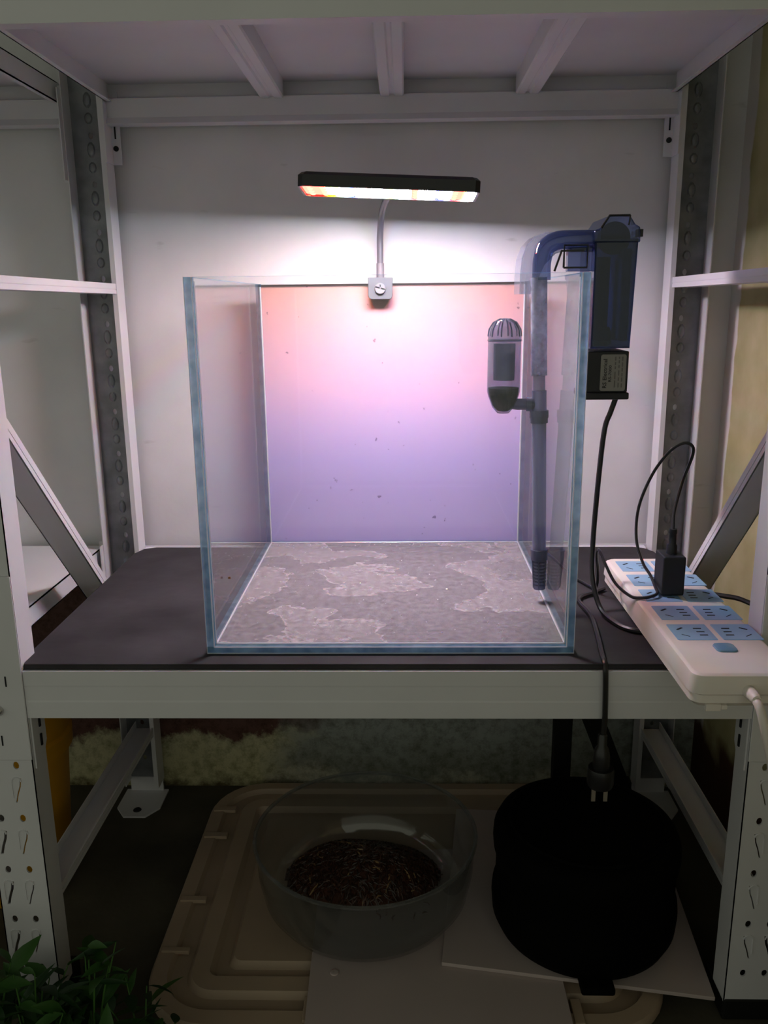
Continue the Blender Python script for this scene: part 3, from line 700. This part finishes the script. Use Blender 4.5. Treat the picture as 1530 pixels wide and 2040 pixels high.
# ------------------------------------------------------------------ hang-on filter
flt = thing('hang_on_filter', 'smoky blue hang-on filter hooked over the right tank wall', 'aquarium filter', (0.23, 0.15, 0.26))
FY0, FY1 = 0.125, 0.205
b = MB(); b.sheet([(0.2295, 0.438), (0.2295, 0.319), (0.2735, 0.319), (0.2765, 0.438)], 0.0018, 'y', FY0, FY1)
b.prism([(0.2295, 0.319), (0.2735, 0.319), (0.2765, 0.438), (0.2295, 0.438)], 'y', FY0, FY0 + 0.0015)
b.prism([(0.2295, 0.319), (0.2735, 0.319), (0.2765, 0.438), (0.2295, 0.438)], 'y', FY1 - 0.0015, FY1)
box = part('filter_box', b, M['smoke'], flt)
b = MB(); b.lathe([(0.0085, 0), (0.0085, 0.085)], (0.2465, 0.16, 0.335), 16, close=True); b.lathe([(0.014, 0), (0.014, 0.012), (0.011, 0.02)], (0.2465, 0.16, 0.322), 16, close=True)
part('inner_column', b, M['motor'], flt, smooth=True)
b = MB(); b.lathe([(0.010, 0.0), (0.010, 0.005)], (0.243, 0.140, 0.3215), 10, close=True); part('impeller', b, M['impeller'], flt)
b = MB(); b.box(0.2615, 0.2725, 0.132, 0.198, 0.327, 0.428); part('filter_cartridge', b, plain('blue_grey_cartridge', lin((120, 138, 160)), 0.8, vary=0.2, scale=90), flt, bevel=0.002)
# lid with hump
lidp = [(0.2275, 0.434), (0.2275, 0.447), (0.2345, 0.4495), (0.243, 0.4625), (0.2655, 0.4625), (0.272, 0.453), (0.2775, 0.450), (0.2785, 0.434)]
b = MB(); b.prism(lidp, 'y', FY0 - 0.002, FY1 + 0.002)
lid_f = part('filter_lid', b, M['smoke'], flt, bevel=0.0015)
b = MB()
b.tube([(0.2345, FY0 - 0.0025, 0.4495), (0.243, FY0 - 0.0025, 0.4622), (0.2655, FY0 - 0.0025, 0.4622)], 0.0013, 6); b.tube([(0.2655, FY0 - 0.0025, 0.4622), (0.264, FY0 - 0.0025, 0.452)], 0.001, 6)
part('lid_rim', b, M['lampblack'], lid_f)
b = MB(); b.lathe([(0.0, 0.006), (0.004, 0.006), (0.0045, 0.0)], (0.278, 0.16, 0.444), 12, axis='x'); b.box(0.276, 0.282, 0.128, 0.138, 0.440, 0.448); part('lid_knob', b, M['lampblack'], lid_f)
b = MB(); b.lathe([(0.018, -0.004), (0.018, 0.004)], (0.255, 0.150, 0.440), 20, close=True, axis='y'); part('flow_dial', b, M['motor'], flt, smooth=True)
# overflow spout curving into the tank
sp_out = [(0.2295, 0.4485), (0.205, 0.4485), (0.178, 0.4475), (0.166, 0.4435), (0.157, 0.434), (0.152, 0.420), (0.1505, 0.402), (0.1505, 0.380)]
b = MB(); b.sheet(sp_out, 0.0014, 'y', 0.150, 0.200)
sp_in = [(0.2295, 0.430), (0.205, 0.429), (0.190, 0.424), (0.178, 0.412), (0.172, 0.398), (0.170, 0.380)]
b.sheet(sp_in, -0.0012, 'y', 0.150, 0.200)
b.prism(sp_out + sp_in[::-1], 'y', 0.150, 0.1512); b.prism(sp_out + sp_in[::-1], 'y', 0.1988, 0.200)
part('outlet_spout', b, M['spout'], flt, label='clear plastic overflow spout')
# suction elbow over the rim
b = MB(); b.tube(spline([(0.1735, 0.14, 0.395), (0.1735, 0.14, 0.415), (0.178, 0.14, 0.4305), (0.190, 0.14, 0.4375), (0.21, 0.14, 0.4385), (0.236, 0.14, 0.4385)], 6), 0.0105, 16)
part('suction_elbow', b, M['smoke'], flt, smooth=True)
b = MB(); b.box(0.1995 + 0.002, 0.2285, 0.133, 0.147, 0.404, 0.4285); b.box(0.205, 0.2285, 0.131, 0.149, 0.425, 0.430)
part('hanger_bracket', b, M['smoke'], flt, bevel=0.001)
b = MB(); b.sheet([(0.187, 0.404), (0.194, 0.425), (0.218, 0.425)], 0.002, 'y', 0.128, 0.131); b.tube([(0.196, 0.1285, 0.408), (0.196, 0.1285, 0.432), (0.222, 0.1285, 0.432), (0.222, 0.1285, 0.408), (0.196, 0.1285, 0.408)], 0.0012, 5)
part('rim_hook', b, M['lampblack'], flt)
def pipe(name, za, zb, ra, rb, mt, parent=flt, n=16, **k):
    def xa(z): return 0.1835 - 0.0125 * (z - 0.02) / 0.37
    mb = MB(); mb.tube([(xa(za), 0.14, za), (xa(zb), 0.14, zb)], [ra, rb], n)
    return part(name, mb, mt, parent, smooth=True, **k)
pipe('tube_sleeve', 0.288, 0.398, 0.0095, 0.0095, M['mottle'])
pipe('tube_neck', 0.270, 0.289, 0.0072, 0.0072, M['smokelight'])
pipe('tube_tee', 0.247, 0.2705, 0.0088, 0.0088, M['tubegrey'])
pipe('tube_collar', 0.2385, 0.247, 0.0112, 0.0112, M['tubedark']); pipe('tube_collar', 0.2325, 0.2385, 0.0104, 0.0104, M['tubedark'])
pipe('intake_tube', 0.076, 0.233, 0.0083, 0.0086, M['tubegrey'])
pipe('tube_collar', 0.064, 0.077, 0.0105, 0.0108, M['tubedark'])
st = pipe('strainer', 0.026, 0.065, 0.0072, 0.0088, M['tubegrey'])
for z in [0.031 + 0.0042 * i for i in range(8)]:
    mb = MB(); rr = 0.0074 + 0.0016 * (z - 0.026) / 0.039; x = 0.1835 - 0.0125 * (z - 0.02) / 0.37
    mb.lathe([(rr - 0.001, 0), (rr + 0.0005, 0.0003), (rr + 0.0005, 0.0019), (rr - 0.001, 0.0022)], (x, 0.14, z), 16); part('strainer_slot', mb, M['tubedark'], st)
for a in range(6):
    ang = a * math.pi / 3 + 0.3; mb = MB()
    mb.tube([(0.1833 + 0.0078 * math.cos(ang), 0.14 + 0.0078 * math.sin(ang), 0.028), (0.182 + 0.0094 * math.cos(ang), 0.14 + 0.0094 * math.sin(ang), 0.064)], 0.0009, 4); part('strainer_bar', mb, M['tubegrey'], st)
# skimmer bottle on the side arm
bx_, by_ = 0.1335, 0.14
b = MB(); b.lathe([(0.001, 0.244), (0.007, 0.2445), (0.013, 0.2515), (0.018, 0.265), (0.0192, 0.270), (0.0192, 0.334), (0.0176, 0.342), (0.012, 0.350), (0.005, 0.353), (0.0005, 0.3535)], (bx_, by_, 0), 28)
bot = part('skimmer_bottle', b, M['smokelight'], flt, smooth=True, label='small grey capsule shaped skimmer')
b = MB(); b.lathe([(0.001, 0.2465), (0.0065, 0.247), (0.0125, 0.2535), (0.0172, 0.266), (0.0178, 0.274), (0.0006, 0.275)], (bx_, by_, 0), 24); part('sponge', b, M['sponge'], bot, smooth=True)
b = MB(); b.lathe([(0.0006, 0.283), (0.0125, 0.283), (0.0128, 0.325), (0.0006, 0.326)], (bx_, by_, 0), 20); part('inner_basket', b, M['tubedark'], bot, smooth=True)
b = MB(); b.lathe([(0.0196, 0.3275), (0.0199, 0.3285), (0.0196, 0.3295)], (bx_, by_, 0), 28); part('cap_ring', b, M['tubedark'], bot)
for a in range(10):
    ang = a * math.pi / 5; mb = MB()
    mb.tube([(bx_ + r * math.cos(ang), by_ + r * math.sin(ang), z) for r, z in ((0.0193, 0.333), (0.0182, 0.341), (0.0135, 0.3485), (0.006, 0.3525))], 0.0011, 4); part('cap_rib', mb, M['tubedark'], bot)
b = MB(); b.tube([(0.142, 0.14, 0.2545), (0.150, 0.14, 0.2545), (0.170, 0.14, 0.2545)], [0.0055, 0.0068, 0.0068], 14); part('side_arm', b, M['tubedark'], flt, smooth=True)
b = MB(); b.lathe([(0.0082, 0.0), (0.0082, 0.006)], (0.160, 0.14, 0.2545), 14, close=True, axis='x'); part('tube_collar', b, M['tubegrey'], flt, smooth=True)
# pump motor with rating label
b = MB(); b.box(0.2275, 0.2745, 0.128, 0.192, 0.2685, 0.3155); b.box(0.226, 0.2765, 0.1262, 0.194, 0.2605, 0.2685)
motor = part('pump_motor', b, M['motor'], flt, bevel=0.0015)
LY = 0.1277
b = MB(); cr = 0.0025; lx0, lx1, lz0, lz1 = 0.2425, 0.2715, 0.2705, 0.3120
rr = []
for cx_, cz_, a0 in ((lx1 - cr, lz1 - cr, 0), (lx0 + cr, lz1 - cr, 90), (lx0 + cr, lz0 + cr, 180), (lx1 - cr, lz0 + cr, 270)):
    for k in range(5):
        a = math.radians(a0 + 22.5 * k); rr.append((cx_ + cr * math.cos(a), cz_ + cr * math.sin(a)))
b.prism(rr, 'y', LY - 0.0004, LY + 0.0002); part('rating_label', b, M['label'], motor)
def text_mesh(s, size, bold=0.0):
    cu = bpy.data.curves.new('label_text', 'FONT'); cu.body = s; cu.size = size; cu.extrude = 0.00004; cu.offset = bold
    cu.resolution_u = 2
    o = bpy.data.objects.new('label_text', cu); COL.objects.link(o)
    bpy.context.view_layer.update()
    me = bpy.data.meshes.new_from_object(o.evaluated_get(bpy.context.evaluated_depsgraph_get()))
    bpy.data.objects.remove(o); bpy.data.curves.remove(cu); me.name = 'label_text'
    return me
def label_line(s, size, x, z, bold=0.0, length=None):
    me = text_mesh(s, size, bold)
    xs = [v_.co.x for v_ in me.vertices]; k = (length / (max(xs) - min(xs))) if length else 1
    # text reads upwards: local x -> +z, local y -> -x, facing -y
    for v_ in me.vertices:
        v_.co = (x - v_.co.y, LY - 0.0006 - v_.co.z, z + v_.co.x * k)
    me.materials.clear(); me.materials.append(M['print'])
    o = part('label_text', me, M['print'], motor); return o
label_line('RS Electrical', 0.0062, 0.2497, 0.2735, 0.00012, 0.033)
label_line('RS-7000', 0.0045, 0.2550, 0.2805, 0.00008, 0.019)
b = MB()
for col_, segs in ((0.2585, (0.2745, 0.2825, 0.284, 0.2925, 0.2955, 0.2985, 0.300, 0.3035, 0.305, 0.3095)), (0.2627, (0.2745, 0.280, 0.282, 0.286, 0.288, 0.294, 0.2965, 0.300, 0.302, 0.3055, 0.307, 0.3095)), (0.2665, (0.2745, 0.279, 0.281, 0.286, 0.287, 0.291, 0.2925, 0.297, 0.298, 0.303, 0.3045, 0.3095))):
    for i in range(0, len(segs), 2):
        b.box(col_, col_ + 0.0014, LY - 0.0006, LY - 0.0003, segs[i], segs[i + 1])
part('fine_print', b, plain('faint_print', lin((112, 108, 104)), 0.6), motor)
b = MB(); b.tube(spline([(0.268, 0.15, 0.262), (0.262, 0.15, 0.243), (0.256, 0.15, 0.222), (0.252, 0.15, 0.165), (0.249, 0.15, 0.083), (0.2485, 0.14, 0.04), (0.255, 0.118, 0.008), (0.266, 0.078, 0.0032), (0.281, 0.058, 0.0032), (0.300, 0.056, 0.0032)], 6), 0.0032, 8)
part('power_cord', b, M['cord'], flt, smooth=True)
tag(obj('black_cable', (lambda mb: (mb.tube(spline([(0.392, 0.20, 0.0032), (0.404, 0.182, 0.004), (0.418, 0.162, 0.008), (0.433, 0.134, 0.012), (0.447, 0.09, 0.008), (0.452, 0.05, -0.02), (0.466, 0.03, -0.10), (0.472, 0.02, -0.25), (0.474, 0.03, -0.40), (0.476, 0.08, FL + 0.004)], 6), 0.0032, 8), mb)[1])(MB()), M['cord'], smooth=True),
    'thick black cable leaving the mat behind the white power strip, drooping beside the post', 'cable')

# ------------------------------------------------------------------ power strip
ps = thing('power_strip', 'long white power strip with ten blue sockets overhanging the shelf edge', 'power strip', (0.335, 0.055, 0.0))
SX0, SX1, SY0, SY1 = 0.2835, 0.3845, -0.130, 0.2400
b = MB()
def rrect(x0, x1, y0, y1, r, n=5):
    out = []
    for cx_, cy_, a0 in ((x1 - r, y1 - r, 0), (x0 + r, y1 - r, 90), (x0 + r, y0 + r, 180), (x1 - r, y0 + r, 270)):
        for k in range(n):
            a = math.radians(a0 + 90 * k / (n - 1)); out.append((cx_ + r * math.cos(a), cy_ + r * math.sin(a)))
    return out
def loft(mb, rings, cap0=True, cap1=True, mi=0):
    n = len(rings[0]); v = [p for r in rings for p in r]; f = []
    for i in range(len(rings) - 1):
        for k in range(n): f.append((i * n + k, i * n + (k + 1) % n, (i + 1) * n + (k + 1) % n, (i + 1) * n + k))
    if cap0: f.append(list(range(n))[::-1])
    if cap1: f.append([(len(rings) - 1) * n + k for k in range(n)])
    mb.add(v, f, mi)
def strip_ring(ins, z, r): return [(x, y, z) for x, y in rrect(SX0 + ins, SX1 - ins, SY0 + ins, SY1 - ins, r)]
b = MB(); loft(b, [strip_ring(0.006, 0.0012, 0.009), strip_ring(0.0015, 0.006, 0.011), strip_ring(0.0022, 0.0138, 0.011)])
part('base_shell', b, M['strip'], ps, smooth=True, sharp=28)
b = MB(); loft(b, [strip_ring(0.0022, 0.0145, 0.011), strip_ring(0.0, 0.0152, 0.012), strip_ring(0.0012, 0.0305, 0.012), strip_ring(0.0022, 0.0328, 0.011), strip_ring(0.0045, 0.0343, 0.010), strip_ring(0.0058, 0.0346, 0.0095)])
part('top_shell', b, M['strip'], ps, smooth=True, sharp=28)
plate = MB(); loft(plate, [[(x, y, 0) for x, y in rrect(-0.0205, 0.0205, -0.0215, 0.0215, 0.0015, 3)], [(x, y, 0.0006) for x, y in rrect(-0.0203, 0.0203, -0.0213, 0.0213, 0.0015, 3)]])
plate_me = plate.mesh('socket'); plate_me.materials.append(M['blue'])
def bar_mesh(l, w, name='socket_hole'):
    mb = MB(); mb.box(-l / 2, l / 2, -w / 2, w / 2, 0, 0.0003); me = mb.mesh(name); me.materials.append(M['slotblack']); return me
h1, h2, h3 = bar_mesh(0.0085, 0.0022), bar_mesh(0.009, 0.0008), bar_mesh(0.0082, 0.0019)
for c_ in range(2):
    for r_ in range(5):
        sx_ = 1 if c_ == 0 else -1
        o = child('socket', plate_me, ps); o.location = (0.3165 if c_ == 0 else 0.3630, 0.2015 - 0.0565 * r_, 0.0345)
        for (me, x, y, a) in ((h1, -0.010, 0.0085, 38 * sx_), (h2, -0.009, -0.010, -38 * sx_), (h3, 0.0085, 0.009, 0), (h3, 0.0092, 0.000, 0), (h3, 0.0099, -0.009, 0)):
            q = bpy.data.objects.new('socket_hole', me); COL.objects.link(q); q.parent = o
            q.location = (x * sx_, y, 0.0006); q.rotation_euler = (0, 0, math.radians(a))
b = MB(); loft(b, [[(x, y, 0.0343) for x, y in rrect(0.3255, 0.3465, -0.077, -0.0565, 0.005)], [(x, y, 0.0362) for x, y in rrect(0.326, 0.346, -0.0765, -0.057, 0.005)], [(x, y, 0.0372) for x, y in rrect(0.3285, 0.3435, -0.0745, -0.059, 0.004)]])
part('switch', b, M['switch'], ps, smooth=True, label='blue rocker switch')
b = MB(); b.lathe([(0.0022, 0), (0.002, 0.0008), (0.0005, 0.0012)], (0.334, 0.231, 0.0345), 10, close=True); part('indicator_light', b, M['redlight'], ps)
b = MB(); b.box(0.298, 0.312, SY0 - 0.0008, SY0 + 0.004, -0.0015, 0.0055); b.box(0.312, 0.318, SY0 - 0.0005, SY0 + 0.004, 0.0, 0.0045); part('seam_clip', b, M['strip'], ps, bevel=0.0006)
b = MB(); b.lathe([(0.0060, 0.004), (0.0062, -0.004), (0.0054, -0.006), (0.0060, -0.009), (0.0050, -0.012), (0.0054, -0.015), (0.0042, -0.018)], (0.3365, SY0, 0.0185), 16, close=True, axis='y'); part('strain_relief', b, M['strip'], ps, smooth=True)
b = MB(); b.tube(spline([(0.3365, SY0 - 0.014, 0.018), (0.3375, SY0 - 0.024, 0.013), (0.341, SY0 - 0.030, -0.004), (0.350, SY0 - 0.028, -0.035), (0.362, SY0 - 0.018, -0.070), (0.392, SY0 - 0.02, -0.16), (0.44, SY0 - 0.03, -0.30), (0.47, SY0 - 0.03, -0.42), (0.478, SY0 - 0.08, FL + 0.005), (0.47, SY0 - 0.25, FL + 0.005)], 6), 0.0042, 10)
part('supply_cord', b, M['strip'], ps, smooth=True)

# ------------------------------------------------------------------ adapter with its looping lead
ad = thing('power_adapter', 'black plug-in adapter standing in the white power strip with looping lead', 'adapter', (0.328, 0.10, 0.0352))
b = MB(); b.box(0.3165, 0.3425, 0.083, 0.118, 0.0362, 0.083); part('adapter_body', b, M['adapter'], ad, bevel=0.002)
b = MB(); b.lathe([(0.0062, 0.0), (0.0058, 0.010), (0.0045, 0.012), (0.0042, 0.024), (0.0048, 0.025), (0.0044, 0.030)], (0.330, 0.100, 0.083), 14, close=True); part('lead_boot', b, M['adapter'], ad, smooth=True)
b = MB(); b.tube(spline([(0.330, 0.10, 0.112), (0.333, 0.11, 0.131), (0.343, 0.12, 0.164), (0.356, 0.13, 0.195), (0.356, 0.137, 0.205), (0.347, 0.143, 0.206), (0.334, 0.15, 0.194), (0.319, 0.16, 0.165), (0.308, 0.17, 0.122), (0.306, 0.165, 0.083), (0.310, 0.145, 0.058), (0.3145, 0.125, 0.048), (0.3135, 0.100, 0.042), (0.311, 0.082, 0.040), (0.301, 0.074, 0.0385), (0.290, 0.074, 0.037), (0.2805, 0.084, 0.036), (0.269, 0.11, 0.043), (0.261, 0.13, 0.060), (0.2585, 0.15, 0.070), (0.2595, 0.166, 0.068), (0.2615, 0.178, 0.054), (0.265, 0.182, 0.030), (0.266, 0.20, 0.006), (0.256, 0.235, 0.0022), (0.247, 0.262, 0.0022), (0.240, 0.32, 0.0022), (0.23, 0.38, 0.0022)], 6), 0.0019, 7)
part('lead', b, M['cord'], ad, smooth=True)

# ------------------------------------------------------------------ hanging cord with a plug
pc = thing('plug_cord', 'black cord hanging over the shelf front with a two-pin plug', 'cord', (0.23, -0.033, -0.10))
b = MB(); b.tube(spline([(0.279, 0.205, 0.0035), (0.260, 0.188, 0.0033), (0.243, 0.174, 0.0033), (0.2365, 0.158, 0.0033), (0.2375, 0.14, 0.0033), (0.2405, 0.100, 0.0033), (0.234, 0.035, 0.0033), (0.2275, -0.015, 0.0033), (0.2265, -0.030, 0.0032), (0.2265, -0.0362, -0.004), (0.2275, -0.0365, -0.025), (0.2285, -0.0365, -0.060), (0.2275, -0.0365, -0.082)], 6), [0.0030] * 73, 8)
part('cable', b, M['cord'], pc, smooth=True)
b = MB(); b.lathe([(0.0038, 0.012), (0.0050, 0.010), (0.0052, -0.002), (0.0075, -0.006), (0.009, -0.014), (0.0095, -0.028), (0.0085, -0.032)], (0.2273, -0.0365, -0.088), 16, close=True); plug = part('plug', b, M['cord'], pc, smooth=True)
b = MB(); b.lathe([(0.0135, -0.028), (0.0145, -0.032), (0.0145, -0.046), (0.013, -0.050)], (0.2273, -0.0365, -0.088), 16, close=True); part('plug_face', b, M['cord'], plug, smooth=True)
for dx in (-0.0065, 0.0065):
    b = MB(); b.box(0.2273 + dx - 0.0022, 0.2273 + dx + 0.0022, -0.0372, -0.0358, -0.157, -0.137); part('plug_pin', b, M['brass'], plug)

# ------------------------------------------------------------------ things on the floor
lid = thing('storage_box_lid', 'large beige plastic storage box lid lying on the floor under the bowl', 'box lid', (0.01, 0.2, FL))
b = MB()
def lr(ins, z): return [(x, y, z) for x, y in rrect(-0.303 + ins, 0.330 - ins, -0.062 + ins, 0.449 - ins, max(0.012, 0.085 - ins), 9)]
loft(b, [lr(0.004, FL + 0.001), lr(0, FL + 0.003), lr(0, FL + 0.012), lr(0.003, FL + 0.0155), lr(0.022, FL + 0.0165), lr(0.026, FL + 0.0085), lr(0.046, FL + 0.0080), lr(0.052, FL + 0.0160), lr(0.074, FL + 0.0165), lr(0.080, FL + 0.0075), lr(0.094, FL + 0.0075), lr(0.100, FL + 0.0160), lr(0.20, FL + 0.0165)])
part('lid_panel', b, M['lid'], lid, smooth=True)
for y0, y1 in ((0.29, 0.302), (0.145, 0.155), (0.05, 0.058), (0.36, 0.372)):
    b = MB(); b.box(-0.298, -0.262, y0, y1, FL + 0.013, FL + 0.0185); part('lid_rib', b, M['lid'], lid, bevel=0.001)
for x0, x1 in ((-0.105, -0.092), (0.21, 0.222)):
    b = MB(); b.box(x0, x1, -0.056, -0.02, FL + 0.012, FL + 0.0185); part('lid_rib', b, M['lid'], lid, bevel=0.001)
b = MB(); b.prism([(-0.098, -0.16), (0.207, -0.16), (0.205, 0.26), (-0.108, 0.25)], 'z', FL + 0.0188, FL + 0.0228)
bA = tag(obj('board', b, M['board'], bevel=0.0005, segs=1), 'pale board lying in front on the beige lid, a small screw cap on it', 'board')
b = MB(); b.lathe([(0.0055, 0), (0.005, 0.0012), (0.0025, 0.0018), (0.0008, 0.0014)], (-0.072, 0.012, FL + 0.0228), 14, close=True); part('screw_cap', b, M['board'], bA, smooth=True)
b = MB(); b.prism([(0.0602, 0.0239), (0.378, -0.027), (0.4035, 0.335), (0.098, 0.352)], 'z', FL + 0.0232, FL + 0.0282)
tag(obj('board', b, M['board'], bevel=0.0005, segs=1), 'pale board lying flat under the black round canister', 'board')

# bowl with mealworms
BC = (-0.038, 0.142, FL + 0.0234)
bowl = thing('clear_bowl', 'clear round plastic bowl holding dark mealworms, standing on the lid', 'bowl', BC)
prof = [(0.001, 0.0), (0.085, 0.0), (0.108, 0.003), (0.127, 0.012), (0.138, 0.028), (0.1445, 0.060), (0.1475, 0.1065)]
profi = [(0.1455, 0.1065), (0.1425, 0.060), (0.1358, 0.029), (0.1248, 0.0145), (0.107, 0.0058), (0.085, 0.003), (0.001, 0.003)]
b = MB(); b.lathe(prof + profi, BC, 64); part('bowl_wall', b, M['bowl'], bowl, smooth=True)
b = MB(); b.lathe([(0.1455, 0.1050), (0.1455, 0.1078), (0.1480, 0.1092), (0.1505, 0.1078), (0.1502, 0.1050), (0.1455, 0.1050)], BC, 64); part('rim', b, M['bowlrim'], bowl, smooth=True)
worms = MB(); ZB = BC[2] + 0.004
def heap(x, y):
    # long heap toward the back of the bowl
    u = (x + 0.045) / 0.108; v_ = (y - 0.190) / 0.070
    d = u * u + v_ * v_
    return max(0.0, 1 - d) ** 0.7 * 0.036 * (1 + 0.18 * math.sin(31 * x + 2) * math.cos(37 * y))
nx, ny = 46, 34; vv = []; ff = []
for j in range(ny):
    for i in range(nx):
        x = -0.156 + 0.222 * i / (nx - 1); y = 0.118 + 0.145 * j / (ny - 1); vv.append((x, y, ZB + heap(x, y) + random.uniform(-0.0006, 0.0008)))
for j in range(ny - 1):
    for i in range(nx - 1):
        if max(heap(vv[j * nx + i][0], vv[j * nx + i][1]), heap(vv[(j + 1) * nx + i + 1][0], vv[(j + 1) * nx + i + 1][1])) > 0.0:
            ff.append((j * nx + i, j * nx + i + 1, (j + 1) * nx + i + 1, (j + 1) * nx + i))
worms.add(vv, ff, 3)
cnt = 0
while cnt < 1500:
    x = random.uniform(-0.155, 0.066); y = random.uniform(0.10, 0.262); h = heap(x, y)
    if h <= 0.002 and not (random.random() < 0.03 and (x + 0.038) ** 2 + (y - 0.142) ** 2 < 0.0075): continue
    a = random.uniform(0, 6.28); l = random.uniform(0.007, 0.015); cv = random.uniform(-0.9, 0.9); tl = random.uniform(-0.25, 0.35)
    pts = []
    for k in range(4):
        t = (k / 3 - 0.5); an = a + cv * t
        px, py = x + math.cos(an) * l * t, y + math.sin(an) * l * t
        pts.append((px, py, ZB + heap(px, py) + 0.0012 + tl * l * t * 0.4))
    mi = 0 if random.random() < 0.6 else (1 if random.random() < 0.95 else 2)
    worms.tube(pts, [0.0006, 0.0012, 0.0012, 0.0006], 5, mi); cnt += 1
tag(obj('mealworms', worms, [M['worm'], M['worm2'], M['worm3'], M['crumb']]), 'heap of dark brown mealworms and crumbs inside the clear bowl', 'mealworms', kind='stuff')

# black canister
DC = (0.247, 0.100, FL + 0.0286)
dr = thing('black_canister', 'matt black round canister standing on the pale board', 'canister', DC)
b = MB(); b.lathe([(0.001, 0.0), (0.100, 0.0), (0.110, 0.006), (0.1165, 0.020), (0.1180, 0.040), (0.1170, 0.052), (0.1135, 0.060), (0.1130, 0.090), (0.1135, 0.102), (0.1165, 0.110), (0.1175, 0.122), (0.1165, 0.134), (0.112, 0.143), (0.102, 0.149), (0.001, 0.151)], DC, 64); part('body', b, M['drum'], dr, smooth=True)
b = MB(); b.box(0.222, 0.262, -0.028, 0.006, DC[2], DC[2] + 0.010); part('front_foot', b, M['drum'], dr, bevel=0.003)
b = MB(); b.lathe([(0.094, 0.1505), (0.096, 0.153), (0.099, 0.1505)], DC, 64); part('top_ring', b, M['drum'], dr, smooth=True)
# black stand behind the canister
sd = thing('black_stand', 'black metal stand leg with a slanted strut behind the canister', 'stand', (0.253, 0.31, FL))
b = MB(); b.box(0.2415, 0.268, 0.305, 0.325, FL + 0.039, -0.09); part('upright', b, M['stand'], sd, bevel=0.001)
b = MB(); v = [(0.258, 0.306, -0.18), (0.292, 0.306, -0.18), (0.364, 0.306, -0.36), (0.330, 0.306, -0.36)]; v2 = [(x, 0.324, z) for x, y, z in v]
b.add(v + v2, [(0, 1, 2, 3), (7, 6, 5, 4), (0, 4, 5, 1), (1, 5, 6, 2), (2, 6, 7, 3), (3, 7, 4, 0)]); part('strut', b, M['stand'], sd)
b = MB(); b.box(0.335, 0.362, 0.305, 0.325, FL + 0.039, -0.345); part('upright', b, M['stand'], sd, bevel=0.001)
b = MB(); b.box(0.235, 0.370, 0.29, 0.325, FL + 0.0285, FL + 0.0385); part('base_bar', b, M['stand'], sd, bevel=0.002)
# yellow bucket
YC = (-0.545, 0.21, FL)
yb = thing('yellow_bucket', 'yellow plastic bucket half hidden behind the left front post', 'bucket', YC)
b = MB(); b.lathe([(0.001, 0.0), (0.062, 0.0), (0.066, 0.004), (0.080, 0.215), (0.086, 0.217), (0.087, 0.238), (0.082, 0.242), (0.084, 0.290), (0.088, 0.292), (0.088, 0.298), (0.082, 0.298), (0.078, 0.21), (0.063, 0.006), (0.001, 0.005)], YC, 40); part('bucket_body', b, M['yellow'], yb, smooth=True)

# ------------------------------------------------------------------ leafy plants at lower left
def leaf_mesh(l, w, fold, mt):
    mb = MB(); prof = [(0, 0.04), (0.18, 0.7), (0.38, 1.0), (0.6, 0.82), (0.82, 0.42), (1.0, 0.0)]
    v = []; f = []
    for t, k in prof:
        z = -0.22 * l * t * t
        v += [(-w / 2 * k, l * t, z + fold * w * k), (0, l * t, z), (w / 2 * k, l * t, z + fold * w * k)]
    for i in range(len(prof) - 1):
        a = i * 3; f += [(a, a + 1, a + 4, a + 3), (a + 1, a + 2, a + 5, a + 4)]
    mb.add(v, f); me = mb.mesh('leaf'); me.materials.append(mt)
    for p in me.polygons: p.use_smooth = True
    return me
LV = [leaf_mesh(0.050, 0.020, 0.15, M['leaf']), leaf_mesh(0.040, 0.013, 0.2, M['leaf']), leaf_mesh(0.034, 0.016, 0.1, M['leaf2']), leaf_mesh(0.055, 0.010, 0.2, M['leaf2'])]
PL = [((-0.445, -0.110), 'left-hand edge of the picture', 0.165), ((-0.395, -0.105), 'front of the left post foot', 0.150), ((-0.335, -0.100), 'middle of the green clump by the lid', 0.150), ((-0.272, -0.110), 'corner of the beige lid', 0.110), ((-0.375, -0.150), 'nearest the camera', 0.13)]
PLAB = ['leafy green plant at the picture edge, leftmost of the clump', 'leafy green plant growing at the foot of the left front post',
        'leafy green plant in the middle of the clump left of the beige lid', 'leafy green plant with a pointed leaf touching the beige lid corner', 'leafy green plant nearest the bottom of the picture, below the left post']
for pi, ((px, py), _, hh) in enumerate(PL):
    p = thing('leafy_plant', PLAB[pi], 'plant', (px, py, FL), 'leafy plants by the left post')
    ns = 9
    for s_ in range(ns):
        a = 2 * math.pi * s_ / ns + random.uniform(-0.3, 0.3); sprd = random.uniform(0.015, 0.055); h = hh * random.uniform(0.45, 0.95)
        tip = Vector((px + sprd * math.cos(a), py + sprd * math.sin(a), FL + h))
        base = Vector((px + 0.006 * math.cos(a), py + 0.006 * math.sin(a), FL)); mid = (base + tip) / 2 + Vector((0, 0, 0.012))
        pts = spline([base, mid, tip], 4); mb = MB(); mb.tube(pts, [0.0016 - 0.0009 * k / (len(pts) - 1) for k in range(len(pts))], 5)
        part('stem', mb, M['stem'], p)
        for k in range(7):
            t = random.uniform(0.3, 1.0) if k else 1.0; q = pts[int(t * (len(pts) - 1))]
            o = bpy.data.objects.new('leaf', random.choice(LV)); COL.objects.link(o); o.parent = p
            o.location = q - Vector((px, py, FL)); sc_ = random.uniform(0.6, 1.0)
            o.rotation_euler = (random.uniform(-0.2, 0.9), random.uniform(-0.5, 0.5), random.uniform(0, 6.28)); o.scale = (sc_,) * 3
